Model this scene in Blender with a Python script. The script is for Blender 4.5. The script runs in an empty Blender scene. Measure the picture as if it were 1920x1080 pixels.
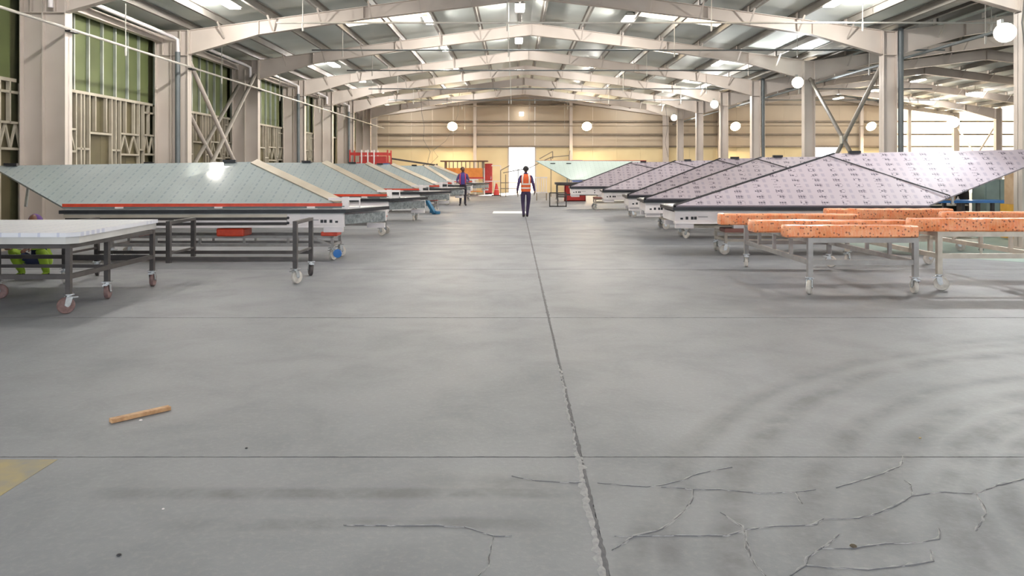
import bpy, math, random
from mathutils import Vector, Matrix
random.seed(7)
S = bpy.context.scene
COL = S.collection

# ------------------------------------------------------------------ camera, world, sun, exposure
F, CX, HY, CZ = 1440.0, 965.0, 318.0, 1.65          # focal length in px of a 1920x1080 frame, vanishing point, eye height
cd = bpy.data.cameras.new('camera'); cam = bpy.data.objects.new('camera', cd); COL.objects.link(cam)
cd.sensor_width = 36.0; cd.lens = 36.0 * F / 1920.0
cd.shift_x = -(CX - 960.0) / 1920.0; cd.shift_y = -(540.0 - HY) / 1920.0
cd.clip_end = 400
cam.location = (0, 0, CZ); cam.rotation_euler = (math.pi / 2, 0, 0)
S.camera = cam
w = bpy.data.worlds.new('sky'); S.world = w; w.use_nodes = True
bg = w.node_tree.nodes['Background']; bg.inputs[0].default_value = (0.92, 0.96, 1.0, 1); bg.inputs[1].default_value = 2.6
sd = bpy.data.lights.new('sun', 'SUN'); sd.energy = 40.0; sd.angle = 0.01; sd.color = (1.0, 0.86, 0.68)
sun = bpy.data.objects.new('sun', sd); COL.objects.link(sun)
sun.rotation_euler = Vector((-0.32, -1.0, -0.50)).to_track_quat('-Z', 'Y').to_euler(); sun.location = (20, 90, 40)
S.view_settings.view_transform = 'Standard'; S.view_settings.look = 'None'
S.view_settings.exposure = 0.25; S.view_settings.gamma = 1.0
S.view_settings.use_curve_mapping = False
S.cycles.max_bounces = 5; S.cycles.diffuse_bounces = 3; S.cycles.glossy_bounces = 2; S.cycles.transmission_bounces = 4
S.cycles.adaptive_threshold = 0.03; S.cycles.caustics_reflective = False; S.cycles.caustics_refractive = False

# ------------------------------------------------------------------ helpers
def lin(h):
    h = h.lstrip('#')
    out = []
    for i in (0, 2, 4):
        c = int(h[i:i + 2], 16) / 255.0
        out.append(c / 12.92 if c <= 0.04045 else ((c + 0.055) / 1.055) ** 2.4)
    return (out[0], out[1], out[2], 1.0)

class NT:
    """small shader node writer"""
    def __init__(s, name):
        s.m = bpy.data.materials.new(name); s.m.use_nodes = True
        s.t = s.m.node_tree; s.b = s.t.nodes['Principled BSDF']
    def n(s, typ, **kw):
        o = s.t.nodes.new(typ)
        for k, v in kw.items(): setattr(o, k, v)
        return o
    def l(s, a, b): s.t.links.new(a, b)
    def v(s, sock, x):
        if isinstance(x, bpy.types.NodeSocket): s.l(x, sock)
        else: sock.default_value = x
    def math(s, op, a, b=0.0, c=0.0, clamp=False):
        o = s.n('ShaderNodeMath', operation=op, use_clamp=clamp)
        s.v(o.inputs[0], a); s.v(o.inputs[1], b); s.v(o.inputs[2], c)
        return o.outputs[0]
    def noise(s, vec, scale, detail=3, rough=0.55, dist=0.0):
        o = s.n('ShaderNodeTexNoise'); s.l(vec, o.inputs['Vector'])
        o.inputs['Scale'].default_value = scale; o.inputs['Detail'].default_value = detail
        o.inputs['Roughness'].default_value = rough; o.inputs['Distortion'].default_value = dist
        return o.outputs[0]
    def ramp(s, x, lo, hi):
        o = s.n('ShaderNodeMapRange'); s.v(o.inputs[0], x)
        o.inputs[1].default_value = lo; o.inputs[2].default_value = hi
        return o.outputs[0]
    def mix(s, f, a, b):
        o = s.n('ShaderNodeMix', data_type='RGBA')
        s.v(o.inputs[0], f); s.v(o.inputs[6], a); s.v(o.inputs[7], b)
        return o.outputs[2]
    def pos(s): return s.n('ShaderNodeNewGeometry').outputs['Position']

MATS = {}
def mat(name, col, rough=0.5, metal=0.0, col2=None, scale=3.0, bump=0.0, bscale=40.0, spec=0.5, trans=0.0, rnd=0.0):
    if name in MATS: return MATS[name]
    k = NT(name); b = k.b
    c1 = lin(col); c2 = lin(col2) if col2 else tuple(x * 0.82 for x in c1[:3]) + (1,)
    p = k.pos()
    f = k.ramp(k.noise(p, scale, 2, 0.6), 0.35, 0.7)
    c = k.mix(f, c1, c2)
    if rnd:
        oi = k.n('ShaderNodeObjectInfo')
        hs = k.n('ShaderNodeHueSaturation')
        k.l(k.math('MULTIPLY_ADD', oi.outputs['Random'], rnd, 1.0 - rnd / 2), hs.inputs['Value']); k.l(c, hs.inputs['Color']); c = hs.outputs[0]
    k.l(c, b.inputs['Base Color'])
    b.inputs['Roughness'].default_value = rough; b.inputs['Metallic'].default_value = metal
    b.inputs['Specular IOR Level'].default_value = spec
    if bump:
        bn = k.n('ShaderNodeBump'); bn.inputs['Strength'].default_value = bump; bn.inputs['Distance'].default_value = 0.01
        k.l(k.noise(p, bscale, 4), bn.inputs['Height']); k.l(bn.outputs[0], b.inputs['Normal'])
    if trans:
        tr = k.n('ShaderNodeBsdfTranslucent'); k.l(c, tr.inputs[0])
        mx = k.n('ShaderNodeMixShader'); mx.inputs[0].default_value = trans
        k.l(b.outputs[0], mx.inputs[1]); k.l(tr.outputs[0], mx.inputs[2])
        k.l(mx.outputs[0], k.t.nodes['Material Output'].inputs[0])
    MATS[name] = k.m
    return k.m

def emit(name, col, strength):
    if name in MATS: return MATS[name]
    k = NT(name); k.b.inputs['Base Color'].default_value = lin(col)
    k.b.inputs['Emission Color'].default_value = lin(col); k.b.inputs['Emission Strength'].default_value = strength
    MATS[name] = k.m
    return k.m

WL = {}
def wl(o): return WL.get(o.name, Vector((0, 0, 0))) if o else Vector((0, 0, 0))

class MB:
    """collects shapes in world coordinates; build() links them as one mesh object"""
    def __init__(s): s.v = []; s.f = []; s.mi = []; s.cm = 0; s.uv = {}
    def add(s, vs, fs):
        o = len(s.v); s.v += [Vector(a) for a in vs]
        for f in fs: s.f.append([o + i for i in f]); s.mi.append(s.cm)
        return s
    def box(s, x0, x1, y0, y1, z0, z1):
        x0, x1 = min(x0, x1), max(x0, x1); y0, y1 = min(y0, y1), max(y0, y1); z0, z1 = min(z0, z1), max(z0, z1)
        return s.add([(x0, y0, z0), (x1, y0, z0), (x1, y1, z0), (x0, y1, z0), (x0, y0, z1), (x1, y0, z1), (x1, y1, z1), (x0, y1, z1)],
                     [(0, 3, 2, 1), (4, 5, 6, 7), (0, 1, 5, 4), (1, 2, 6, 5), (2, 3, 7, 6), (3, 0, 4, 7)])
    def prism(s, poly, vec):
        """poly: list of 3-D points, extruded by vec"""
        n = len(poly); a = [Vector(p) for p in poly]; vec = Vector(vec); b = [p + vec for p in a]
        nrm = Vector((0, 0, 0))
        for i in range(n): nrm += (a[i] - a[0]).cross(a[(i + 1) % n] - a[0])
        if nrm.dot(vec) > 0: a.reverse(); b.reverse()
        return s.add(a + b, [tuple(range(n)), tuple(range(2 * n - 1, n - 1, -1))] + [((i + 1) % n, i, n + i, n + (i + 1) % n) for i in range(n)])
    def bar(s, p, q, wd, ht, up=(0, 0, 1)):
        p, q = Vector(p), Vector(q); d = (q - p).normalized(); up = Vector(up)
        if abs(d.dot(up)) > 0.98: up = Vector((0, 1, 0))
        sx = d.cross(up).normalized() * wd / 2; sz = sx.cross(d).normalized() * ht / 2
        return s.prism([p - sx - sz, p + sx - sz, p + sx + sz, p - sx + sz], q - p)
    def cyl(s, p, q, r, n=10, r2=None):
        p, q = Vector(p), Vector(q); d = (q - p).normalized(); r2 = r if r2 is None else r2
        u = d.cross(Vector((0, 0, 1)) if abs(d.z) < 0.9 else Vector((1, 0, 0))).normalized(); v = d.cross(u)
        A = [2 * math.pi * i / n for i in range(n)]
        vs = [p + (u * math.cos(a) + v * math.sin(a)) * r for a in A] + [q + (u * math.cos(a) + v * math.sin(a)) * r2 for a in A]
        return s.add(vs, [tuple(range(n - 1, -1, -1)), tuple(range(n, 2 * n))] + [(i, (i + 1) % n, n + (i + 1) % n, n + i) for i in range(n)])
    def lathe(s, prof, c, axis='z', n=18):
        """prof: (radius, height) pairs"""
        vs = []; fs = []; c = Vector(c)
        for r, h in prof:
            for i in range(n):
                a = 2 * math.pi * i / n; x, y = r * math.cos(a), r * math.sin(a)
                vs.append(c + (Vector((x, y, h)) if axis == 'z' else Vector((h, x, y)) if axis == 'x' else Vector((x, h, y))))
        m = len(prof)
        for k in range(m - 1):
            for i in range(n):
                fs.append((k * n + i, k * n + (i + 1) % n, (k + 1) * n + (i + 1) % n, (k + 1) * n + i))
        fs.append(tuple(range(n - 1, -1, -1))); fs.append(tuple(range((m - 1) * n, m * n)))
        return s.add(vs, fs)
    def tube(s, pts, r, n=6):
        pts = [Vector(p) for p in pts]; vs = []; fs = []
        for k, p in enumerate(pts):
            d = (pts[min(k + 1, len(pts) - 1)] - pts[max(k - 1, 0)]).normalized()
            u = d.cross(Vector((0, 0, 1)) if abs(d.z) < 0.9 else Vector((1, 0, 0))).normalized(); v = d.cross(u)
            vs += [p + (u * math.cos(2 * math.pi * i / n) + v * math.sin(2 * math.pi * i / n)) * r for i in range(n)]
        for k in range(len(pts) - 1):
            for i in range(n): fs.append((k * n + i, k * n + (i + 1) % n, (k + 1) * n + (i + 1) % n, (k + 1) * n + i))
        fs.append(tuple(range(n - 1, -1, -1))); m = len(pts) - 1; fs.append(tuple(range(m * n, m * n + n)))
        return s.add(vs, fs)
    def rings(s, rings):
        """closed loft through rings of equal count, capped"""
        n = len(rings[0]); vs = [p for r in rings for p in r]; fs = []
        for k in range(len(rings) - 1):
            for i in range(n): fs.append((k * n + i, k * n + (i + 1) % n, (k + 1) * n + (i + 1) % n, (k + 1) * n + i))
        fs.append(tuple(range(n - 1, -1, -1))); m = len(rings) - 1; fs.append(tuple(range(m * n, m * n + n)))
        return s.add(vs, fs)
    def build(s, name, material, parent=None, smooth=False, bevel=0.0):
        me = bpy.data.meshes.new(name)
        lo = Vector((min(p.x for p in s.v), min(p.y for p in s.v), min(p.z for p in s.v)))
        hi = Vector((max(p.x for p in s.v), max(p.y for p in s.v), max(p.z for p in s.v)))
        c = Vector(((lo.x + hi.x) / 2, (lo.y + hi.y) / 2, lo.z))
        me.from_pydata([p - c for p in s.v], [], s.f)
        ms = material if isinstance(material, (list, tuple)) else [material]
        for m_ in ms: me.materials.append(m_)
        if len(ms) > 1: me.polygons.foreach_set('material_index', s.mi)
        if s.uv:
            ul = me.uv_layers.new(name='print')
            for poly in me.polygons:
                for li in poly.loop_indices: ul.data[li].uv = s.uv.get(me.loops[li].vertex_index, (0, 0))
        if smooth:
            me.polygons.foreach_set('use_smooth', [True] * len(me.polygons)); me.set_sharp_from_angle(angle=0.7)
        me.update()
        o = bpy.data.objects.new(name, me); COL.objects.link(o)
        if bevel:
            bm_ = o.modifiers.new('bevel', 'BEVEL'); bm_.width = bevel; bm_.segments = 2; bm_.limit_method = 'ANGLE'
        o.location = c - wl(parent); WL[o.name] = c
        if parent: o.parent = parent
        return o

def BX(name, m, parent, *b, bevel=0.0): return MB().box(*b).build(name, m, parent, bevel=bevel)

def tag(o, label=None, cat=None, group=None, kind=None):
    if label: o['label'] = label
    if cat: o['category'] = cat
    if group: o['group'] = group
    if kind: o['kind'] = kind
    return o
def thing(name, label, cat, loc, group=None):
    o = bpy.data.objects.new(name, None); COL.objects.link(o); o.location = loc; o.empty_display_size = 0.1
    WL[o.name] = Vector(loc)
    return tag(o, label, cat, group)
def struct(name, loc=(0, 0, 0)):
    o = bpy.data.objects.new(name, None); COL.objects.link(o); o.location = loc; o['kind'] = 'structure'
    WL[o.name] = Vector(loc)
    return o
def inst(src, loc, parent, rz=0.0):
    """copy of a part that shares its mesh, placed at world loc under parent"""
    o = src.copy(); COL.objects.link(o); o.parent = parent
    o.location = Vector(loc) - wl(parent); o.rotation_euler = (0, 0, rz); WL[o.name] = Vector(loc)
    return o
def ground(px, py):
    d = F * CZ / (py - HY)
    return ((px - CX) * d / F, d)

# ------------------------------------------------------------------ materials
M_STEEL = mat('cream_painted_steel', '#d3c8bf', 0.5, 0, '#c6bab0', 0.8)
M_ROOF = mat('roof_underside', '#e0e5df', 0.6, 0, '#d3d9d2', 0.5)
M_PURLIN = mat('purlin_steel', '#97928a', 0.5, 0.1, '#86817a', 1.2)
M_GALV = mat('galvanised_steel', '#a9aaa6', 0.4, 0.5, '#8f918e', 4)
M_PIPE = mat('painted_pipe', '#c6c2ba', 0.45, 0, '#b3aea6', 3)
M_DPIPE = mat('dark_pipe', '#6f7577', 0.5, 0.2)
M_WHITE = mat('white_powder_coat', '#ece6e6', 0.35, 0, '#ddd5d6', 2)
M_BLACK = mat('black_rubber', '#15171d', 0.45, 0, '#22252c', 6)
M_LTGREY = mat('light_grey_plate', '#c9c8c6', 0.4, 0, '#b6b5b3', 2)
M_BEIGE = mat('bare_beige_aluminium', '#c9c0b2', 0.35, 0.25, '#b8ad9e', 2)
M_DKSTEEL = mat('dark_brown_steel', '#4a4544', 0.5, 0.1, '#393534', 5)
M_GRSTEEL = mat('grey_trolley_steel', '#a29f9d', 0.45, 0.1, '#8f8b88', 5)
M_CRSTEEL = mat('cream_trolley_steel', '#cbc3b6', 0.45, 0.1, '#b5ac9f', 5)
M_CHROME = mat('zinc_plated', '#d9dcde', 0.25, 0.7, '#c0c4c7', 20)
M_WHEEL = mat('pale_nylon_wheel', '#d8d2ca', 0.5, 0, '#bdb6ad', 15)
M_WHEELD = mat('dark_rubber_wheel', '#57504f', 0.6, 0, '#453f3e', 15)
M_WHEELR = mat('reddish_wheel', '#876c69', 0.6, 0, '#6e5653', 15)
M_BLUE = mat('blue_plastic', '#2c78c8', 0.35)
M_ORTAPE = mat('orange_tape', '#d8482a', 0.4, 0, '#c23c22', 8)
M_RED = mat('red_paint', '#c23a34', 0.45, 0, '#a8302c', 3)
M_WOOD = mat('pale_wood', '#c9a077', 0.6, 0, '#ab8058', 25, 0.2)
M_CARD = mat('cardboard', '#bfa487', 0.7, 0, '#ae9273', 4)
M_FILMWRAP = mat('clear_wrap', '#aeb4b6', 0.12, 0.4, '#7d8487', 14, 0.6, 22)
M_PIT = mat('pale_crack_dust', '#a9a9ab', 0.8, 0, '#939396', 30)
M_CRACK = mat('dark_crack', '#727275', 0.9, 0, '#646468', 30)

def floor_material():
    k = NT('worn_concrete'); b = k.b; p = k.pos()
    sx = k.n('ShaderNodeSeparateXYZ'); k.l(p, sx.inputs[0]); X, Y = sx.outputs[0], sx.outputs[1]
    big = k.noise(p, 0.22, 4, 0.6); mid = k.noise(p, 1.3, 5, 0.65, 0.4); fine = k.noise(p, 28, 5, 0.7)
    c = k.mix(k.ramp(big, 0.35, 0.68), lin('#777a81'), lin('#86888d'))
    c = k.mix(k.math('MULTIPLY', k.ramp(mid, 0.45, 0.75), 0.5), c, lin('#64666d'))
    c = k.mix(k.math('MULTIPLY', k.ramp(fine, 0.5, 0.8), 0.18), c, lin('#b5b5b4'))
    c = k.mix(k.math('MULTIPLY', k.ramp(fine, 0.45, 0.2), 0.15), c, lin('#6c6c6e'))
    # tyre marks: bands about circles (forklift turning) and two straight scuffs
    wob = k.math('MULTIPLY', k.math('SUBTRACT', k.noise(p, 0.7, 2), 0.5), 0.25)
    brk = k.ramp(k.noise(p, 2.6, 4, 0.7), 0.30, 0.62)
    tot = None
    arcs = [(5.6, 2.3, 4.75, .10, .8), (5.6, 2.3, 5.02, .07, .6), (5.3, 2.1, 4.2, .09, .7), (5.0, 2.2, 3.6, .12, .7), (4.9, 2.4, 3.1, .10, .8),
            (4.6, 2.7, 2.6, .08, .8), (4.4, 2.9, 2.15, .07, .9), (4.2, 3.3, 1.6, .06, .9), (4.1, 3.6, 1.25, .10, .7), (6.4, 1.6, 6.1, .09, .5)]
    for (ax, ay, r, wd, st) in arcs:
        dx = k.math('SUBTRACT', X, ax); dy = k.math('SUBTRACT', Y, ay)
        rr = k.math('SQRT', k.math('ADD', k.math('MULTIPLY', dx, dx), k.math('MULTIPLY', dy, dy)))
        e = k.math('ABSOLUTE', k.math('ADD', k.math('SUBTRACT', rr, r), wob))
        m = k.math('MULTIPLY', k.ramp(e, wd * 1.3, wd * 0.3), st)
        if ay < 5: m = k.math('MULTIPLY', m, k.ramp(dy, -0.6, 1.0))
        tot = m if tot is None else k.math('MAXIMUM', tot, m)
    for (yy, x0, x1, wd, st) in [(3.92, -2.0, 0.3, .09, .9), (3.58, -1.5, .0, .08, .7), (4.02, -.4, .35, .16, .6), (2.85, -2.0, .3, .30, .35)]:
        e = k.math('ABSOLUTE', k.math('ADD', k.math('SUBTRACT', Y, yy), k.math('MULTIPLY', wob, 0.5)))
        m = k.math('MULTIPLY', k.ramp(e, wd, wd * 0.4), st)
        m = k.math('MULTIPLY', m, k.math('MULTIPLY', k.ramp(X, x0 - .3, x0 + .3), k.ramp(X, x1 + .3, x1 - .3)))
        tot = k.math('MAXIMUM', tot, m)
    c = k.mix(k.math('MULTIPLY', k.math('MULTIPLY', tot, brk), 0.85), c, lin('#55555a'))
    k.l(c, b.inputs['Base Color'])
    k.l(k.math('MULTIPLY_ADD', mid, 0.25, 0.42), b.inputs['Roughness'])
    b.inputs['Specular IOR Level'].default_value = 0.45
    bn = k.n('ShaderNodeBump'); bn.inputs['Strength'].default_value = 0.18; bn.inputs['Distance'].default_value = 0.01
    k.l(fine, bn.inputs['Height']); k.l(bn.outputs[0], b.inputs['Normal'])
    return k.m
M_FLOOR = floor_material()

def film_material(name, base, ink, kind, rough, blue='#8f93b4'):
    """printed protective film; UV in metres"""
    k = NT(name); b = k.b
    uv = k.n('ShaderNodeUVMap'); uv.uv_map = 'print'
    s = k.n('ShaderNodeSeparateXYZ'); k.l(uv.outputs[0], s.inputs[0]); U, V = s.outputs[0], s.outputs[1]
    c = k.mix(k.ramp(k.noise(k.pos(), 0.9, 3), 0.35, 0.7), lin(base), tuple(x * 0.9 for x in lin(base)[:3]) + (1,))
    def band(f, a, bb): return k.math('MULTIPLY', k.math('GREATER_THAN', f, a), k.math('LESS_THAN', f, bb))
    if kind == 'blocks':
        fu = k.math('FRACT', k.math('DIVIDE', U, 0.40)); fv = k.math('FRACT', k.math('DIVIDE', V, 0.153))
        fu2 = k.math('FRACT', k.math('DIVIDE', U, 0.05)); fv2 = k.math('FRACT', k.math('DIVIDE', V, 0.051))
        small = k.math('MULTIPLY', band(fu2, .06, .85), band(fv2, .1, .85))
        cell = k.n('ShaderNodeTexWhiteNoise', noise_dimensions='2D')
        cv = k.n('ShaderNodeCombineXYZ'); k.l(k.math('FLOOR', k.math('DIVIDE', U, 0.05)), cv.inputs[0]); k.l(k.math('FLOOR', k.math('DIVIDE', V, 0.051)), cv.inputs[1]); k.l(cv.outputs[0], cell.inputs[0])
        on = k.math('GREATER_THAN', cell.outputs[0], 0.28)
        g1 = k.math('MULTIPLY', band(fu, .04, .40), band(fv, .2, .78))
        a = k.math('MULTIPLY', k.math('MULTIPLY', small, on), g1)
        c = k.mix(k.math('MULTIPLY', a, 0.85), c, lin(ink))
        g2 = k.math('MULTIPLY', band(fu, .58, .74), band(fv, .2, .78))
        c = k.mix(k.math('MULTIPLY', g2, 0.5), c, lin(blue))
    else:
        d = k.math('ADD', U, k.math('MULTIPLY', V, 0.12))
        fu = k.math('FRACT', k.math('DIVIDE', d, 0.22)); fv = k.math('FRACT', k.math('DIVIDE', V, 0.13))
        a = k.math('MULTIPLY', band(fu, .08, .22), band(fv, .1, .7))
        b2 = k.math('MULTIPLY', band(fu, .5, .56), band(fv, .3, .9))
        c = k.mix(k.math('MULTIPLY', k.math('MAXIMUM', a, k.math('MULTIPLY', b2, .5)), 0.5), c, lin(ink))
    k.l(c, b.inputs['Base Color']); b.inputs['Roughness'].default_value = rough
    b.inputs['Specular IOR Level'].default_value = 0.6 if kind == 'lines' else 0.25
    bn = k.n('ShaderNodeBump'); bn.inputs['Strength'].default_value = 0.05; bn.inputs['Distance'].default_value = 0.02
    k.l(k.noise(k.pos(), 2.2, 2), bn.inputs['Height']); k.l(bn.outputs[0], b.inputs['Normal'])
    return k.m
M_FILM_R = film_material('lilac_printed_film', '#b3a9b3', '#3f3c49', 'blocks', 0.48, '#8a8796')
M_FILM_L = film_material('grey_green_printed_film', '#9aa3a5', '#747e8a', 'lines', 0.10)
M_FILM_F = film_material('pale_mint_film', '#c2d2cd', '#a5b5b2', 'lines', 0.3)
M_FILM_W = film_material('white_blue_printed_film', '#e4e6ee', '#aab0cc', 'lines', 0.3)

def foam_material():
    k = NT('orange_printed_foam'); b = k.b; p = k.pos()
    v = k.n('ShaderNodeTexVoronoi'); k.l(p, v.inputs['Vector']); v.inputs['Scale'].default_value = 20
    c = k.mix(k.ramp(k.noise(p, 9, 4, 0.6), 0.3, 0.7), lin('#f58a52'), lin('#f9b07e'))
    c = k.mix(k.math('MULTIPLY', k.math('LESS_THAN', v.outputs['Distance'], 0.26), 0.75), c, lin('#7a2f1c'))
    wv = k.n('ShaderNodeTexWave', wave_type='BANDS', bands_direction='X'); k.l(p, wv.inputs['Vector']); wv.inputs['Scale'].default_value = 7; wv.inputs['Distortion'].default_value = 6
    c = k.mix(k.math('MULTIPLY', k.ramp(wv.outputs[1], 0.86, 1.0), 0.2), c, lin('#f8d8c4'))
    k.l(c, b.inputs['Base Color']); b.inputs['Roughness'].default_value = 0.28
    bn = k.n('ShaderNodeBump'); bn.inputs['Strength'].default_value = 0.6; bn.inputs['Distance'].default_value = 0.012
    k.l(k.noise(p, 18, 4, 0.6, 1.0), bn.inputs['Height']); k.l(bn.outputs[0], b.inputs['Normal'])
    return k.m
M_FOAM = foam_material()

# ------------------------------------------------------------------ the setting: floor
FY = [16.1, 22.1, 28.1, 34.3, 39.5, 44.7, 49.9, 55.0]         # portal frames; the last one is the end wall
YF = [-8.0, -2.0, 4.1, 10.1] + FY
XI, XO = -9.35, -10.3                                          # inner and outer face of the columns along the side wall
XM0, XM1 = 10.55, 10.95                                        # valley columns
XR0, XR1 = 31.2, 31.6
XE = 42.0
RIDGE1, RIDGE2 = 0.6, 21.07
ZE, ZR, SL = 5.65, 7.0, 1.35 / 9.95

floor = struct('floor')
BX('ground_base', mat('joint_dark', '#55565a', 0.9), floor, -14, 46, -12, 56.2, -0.25, -0.03)
BX('outside_ground', mat('outside_ground', '#d8cbb8', 0.9), floor, -60, 90, 56.2, 130, -0.25, -0.02)
xj = [-10.6, 0.379, 10.75, 21.0, 31.4, 44]
yj = [-8.2, -4.0, 0.21] + [4.41 + 4.15 * i for i in range(13)]
yj = [y for y in yj if y < 54] + [56.0]
for i in range(len(xj) - 1):
    for j in range(len(yj) - 1):
        g = 0.006
        BX('floor_slab', M_FLOOR, floor, xj[i] + g * 1.6, xj[i + 1] - g * 1.6, yj[j] + g, yj[j + 1] - g, -0.03, random.uniform(-0.0012, 0))
# worn yellow paint line, then a pale green area of the floor
M_YEL = mat('worn_yellow_paint', '#a2946f', 0.7, 0, '#8a877f', 6)
BX('yellow_floor_line', M_YEL, floor, -2.95, -2.60, 0.3, 4.37, -0.0005, 0.0012)
M_GRNF = mat('pale_green_floor', '#98aaa4', 0.6, 0, '#8b9d97', 1.0)
MB().prism([(7.3, 15.2, 0.0005), (9.6, 13.2, 0.0005), (13.5, 11.6, 0.0005), (26, 11.6, 0.0005), (26, 25, 0.0005), (7.3, 25, 0.0005)], (0, 0, 0.0015)).build('green_floor_area', M_GRNF, floor)

# cracks: ragged polylines measured on the slab surface
def rz(pts): return [ground(960 + x / 2, 560 + y / 2) for x, y in pts]
def lz(pts): return [ground(x / 2, 560 + y / 2) for x, y in pts]
cracks = [rz([(320, 690), (380, 695), (500, 705), (560, 700), (640, 680), (700, 655), (770, 640), (825, 632)]),
          rz([(560, 705), (640, 710), (680, 715), (780, 715), (860, 722), (930, 730), (1060, 725), (1140, 715)]),
          rz([(1210, 708), (1310, 680), (1390, 655), (1460, 625), (1465, 590)]),
          rz([(680, 715), (675, 755), (630, 810), (580, 850), (540, 870), (460, 890), (375, 940)]),
          rz([(380, 888), (460, 890), (600, 888), (800, 888), (880, 865), (960, 855), (1060, 850), (1140, 845), (1165, 825), (1300, 822), (1380, 800), (1440, 775), (1500, 740), (1600, 725), (1740, 730), (1820, 700), (1920, 675)]),
          rz([(1500, 740), (1495, 700), (1470, 680)]), rz([(1040, 1040), (1100, 1000), (1110, 970), (1160, 935), (1230, 882)]),
          rz([(1160, 935), (1260, 935), (1400, 918), (1540, 912), (1600, 900), (1600, 860)]),
          rz([(1100, 1000), (1200, 1008), (1330, 1015), (1440, 1005), (1580, 985), (1570, 940)]),
          rz([(0, 665), (80, 680), (180, 688), (280, 690)]), lz([(1290, 848), (1460, 850), (1640, 850), (1740, 855), (1850, 888), (1920, 890)]),
          lz([(1850, 888), (1830, 1000), (1790, 1040)]), rz([(1060, 725), (1090, 770)]), rz([(780, 800), (860, 850), (900, 980), (950, 1040)]),
          rz([(1740, 730), (1780, 800), (1740, 870)]), rz([(870, 865), (875, 935), (910, 1000)])]
def ribbon(pts, w0, w1, z, jit, seed):
    rg = random.Random(seed); out = []
    for a, b in zip(pts[:-1], pts[1:]):
        n = max(2, int(math.hypot(b[0] - a[0], b[1] - a[1]) / 0.035))
        out += [(a[0] + (b[0] - a[0]) * i / n, a[1] + (b[1] - a[1]) * i / n) for i in range(n)]
    out.append(pts[-1])
    out = [(x + rg.uniform(-jit, jit), y + rg.uniform(-jit, jit)) for x, y in out]
    m = MB(); vs = []; n = len(out)
    for i, (x, y) in enumerate(out):
        q = out[min(i + 1, n - 1)]; p = out[max(i - 1, 0)]
        dx, dy = q[0] - p[0], q[1] - p[1]; l = math.hypot(dx, dy) or 1
        wd = rg.uniform(w0, w1) * (0.4 if i in (0, n - 1) else 1)
        nx, ny = -dy / l * wd, dx / l * wd
        vs += [(x - nx, y - ny, 0), (x, y, z), (x + nx, y + ny, 0)]
    fs = []
    for i in range(n - 1): fs += [(3 * i, 3 * i + 1, 3 * i + 4, 3 * i + 3), (3 * i + 1, 3 * i + 2, 3 * i + 5, 3 * i + 4)]
    return m.add(vs, [f[::-1] for f in fs])
for i, c in enumerate(cracks):
    o = ribbon(c, 0.0015, 0.009, 0.003, 0.007, i).build('crack', M_PIT, floor)
    ribbon([(x, y - 0.006) for x, y in c], 0.0005, 0.002, 0.003, 0.004, i + 50).build('crack_gap', M_CRACK, o)
for (y0, y1, w0, w1) in [(2.6, 4.5, .006, .028), (4.5, 6.5, .003, .014)]:
    n = 9
    ribbon([(0.379 + random.uniform(-.012, .012) - .012, y0 + (y1 - y0) * i / n) for i in range(n + 1)], w0, w1, 0.003, 0.008, int(y0 * 9)).build('spalled_joint_edge', M_PIT, floor)
for (y0, y1) in [(2.6, 4.4), (4.4, 8.6), (8.6, 17), (17, 26)]:
    ribbon([(0.379, y0 + (y1 - y0) * i / 12) for i in range(13)], .007, .014 if y0 < 8 else .02, 0.002, 0.004, int(y0 * 7)).build('joint_gap', M_CRACK, floor)
for yy in yj[3:8]:
    ribbon([(-10 + 20.5 * i / 40, yy) for i in range(41)], .003, .007, 0.002, 0.004, int(yy * 7)).build('joint_gap', M_CRACK, floor)

# ------------------------------------------------------------------ roof (ceiling): sheets, skylights, purlins
ceiling = struct('ceiling')
M_SKYL = mat('translucent_skylight', '#f4efe6', 0.5, 0, '#efe8dc', 1, trans=0.85)
ROOF_UP = 0.22
def roof_z(x, ridge): return ZR - abs(x - ridge) * SL + ROOF_UP
def sheet(x0, x1, y0, y1, ridge, m, name, th=0.04):
    z0, z1 = roof_z(x0, ridge), roof_z(x1, ridge)
    MB().prism([(x0, y0, z0), (x1, y0, z1), (x1, y0, z1 + th), (x0, y0, z0 + th)], (0, y1 - y0, 0)).build(name, m, ceiling)
SK0, SK1 = 3.3, 6.15
for ridge, xl, xr in ((RIDGE1, -10.7, 10.75), (RIDGE2, 10.75, 31.4), (41.5, 31.4, 41.5)):
    for b in range(len(YF) - 1):
        y0, y1 = YF[b], YF[b + 1]; ym = (y0 + y1) / 2 - 0.1
        for sgn, xe in ((-1, xl), (1, xr)):
            if abs(xe - ridge) < 0.5: continue
            if ridge == 41.5:
                sheet(ridge, xe, y0, y1, ridge, M_ROOF, 'roof_sheet'); continue
            a0, a1 = ridge + sgn * SK0, ridge + sgn * SK1
            sheet(ridge, a0, y0, y1, ridge, M_ROOF, 'roof_sheet')
            sheet(a1, xe, y0, y1, ridge, M_ROOF, 'roof_sheet')
            sheet(a0, a1, y0, ym - 0.5, ridge, M_ROOF, 'roof_sheet'); sheet(a0, a1, ym + 0.5, y1, ridge, M_ROOF, 'roof_sheet')
            sheet(a0, a1, ym - 0.5, ym + 0.5, ridge, M_SKYL, 'skylight_panel', 0.012)
POFF = [0.4, 1.85, 3.3, 4.72, 6.15, 7.55, 8.95, 9.9]
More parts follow.
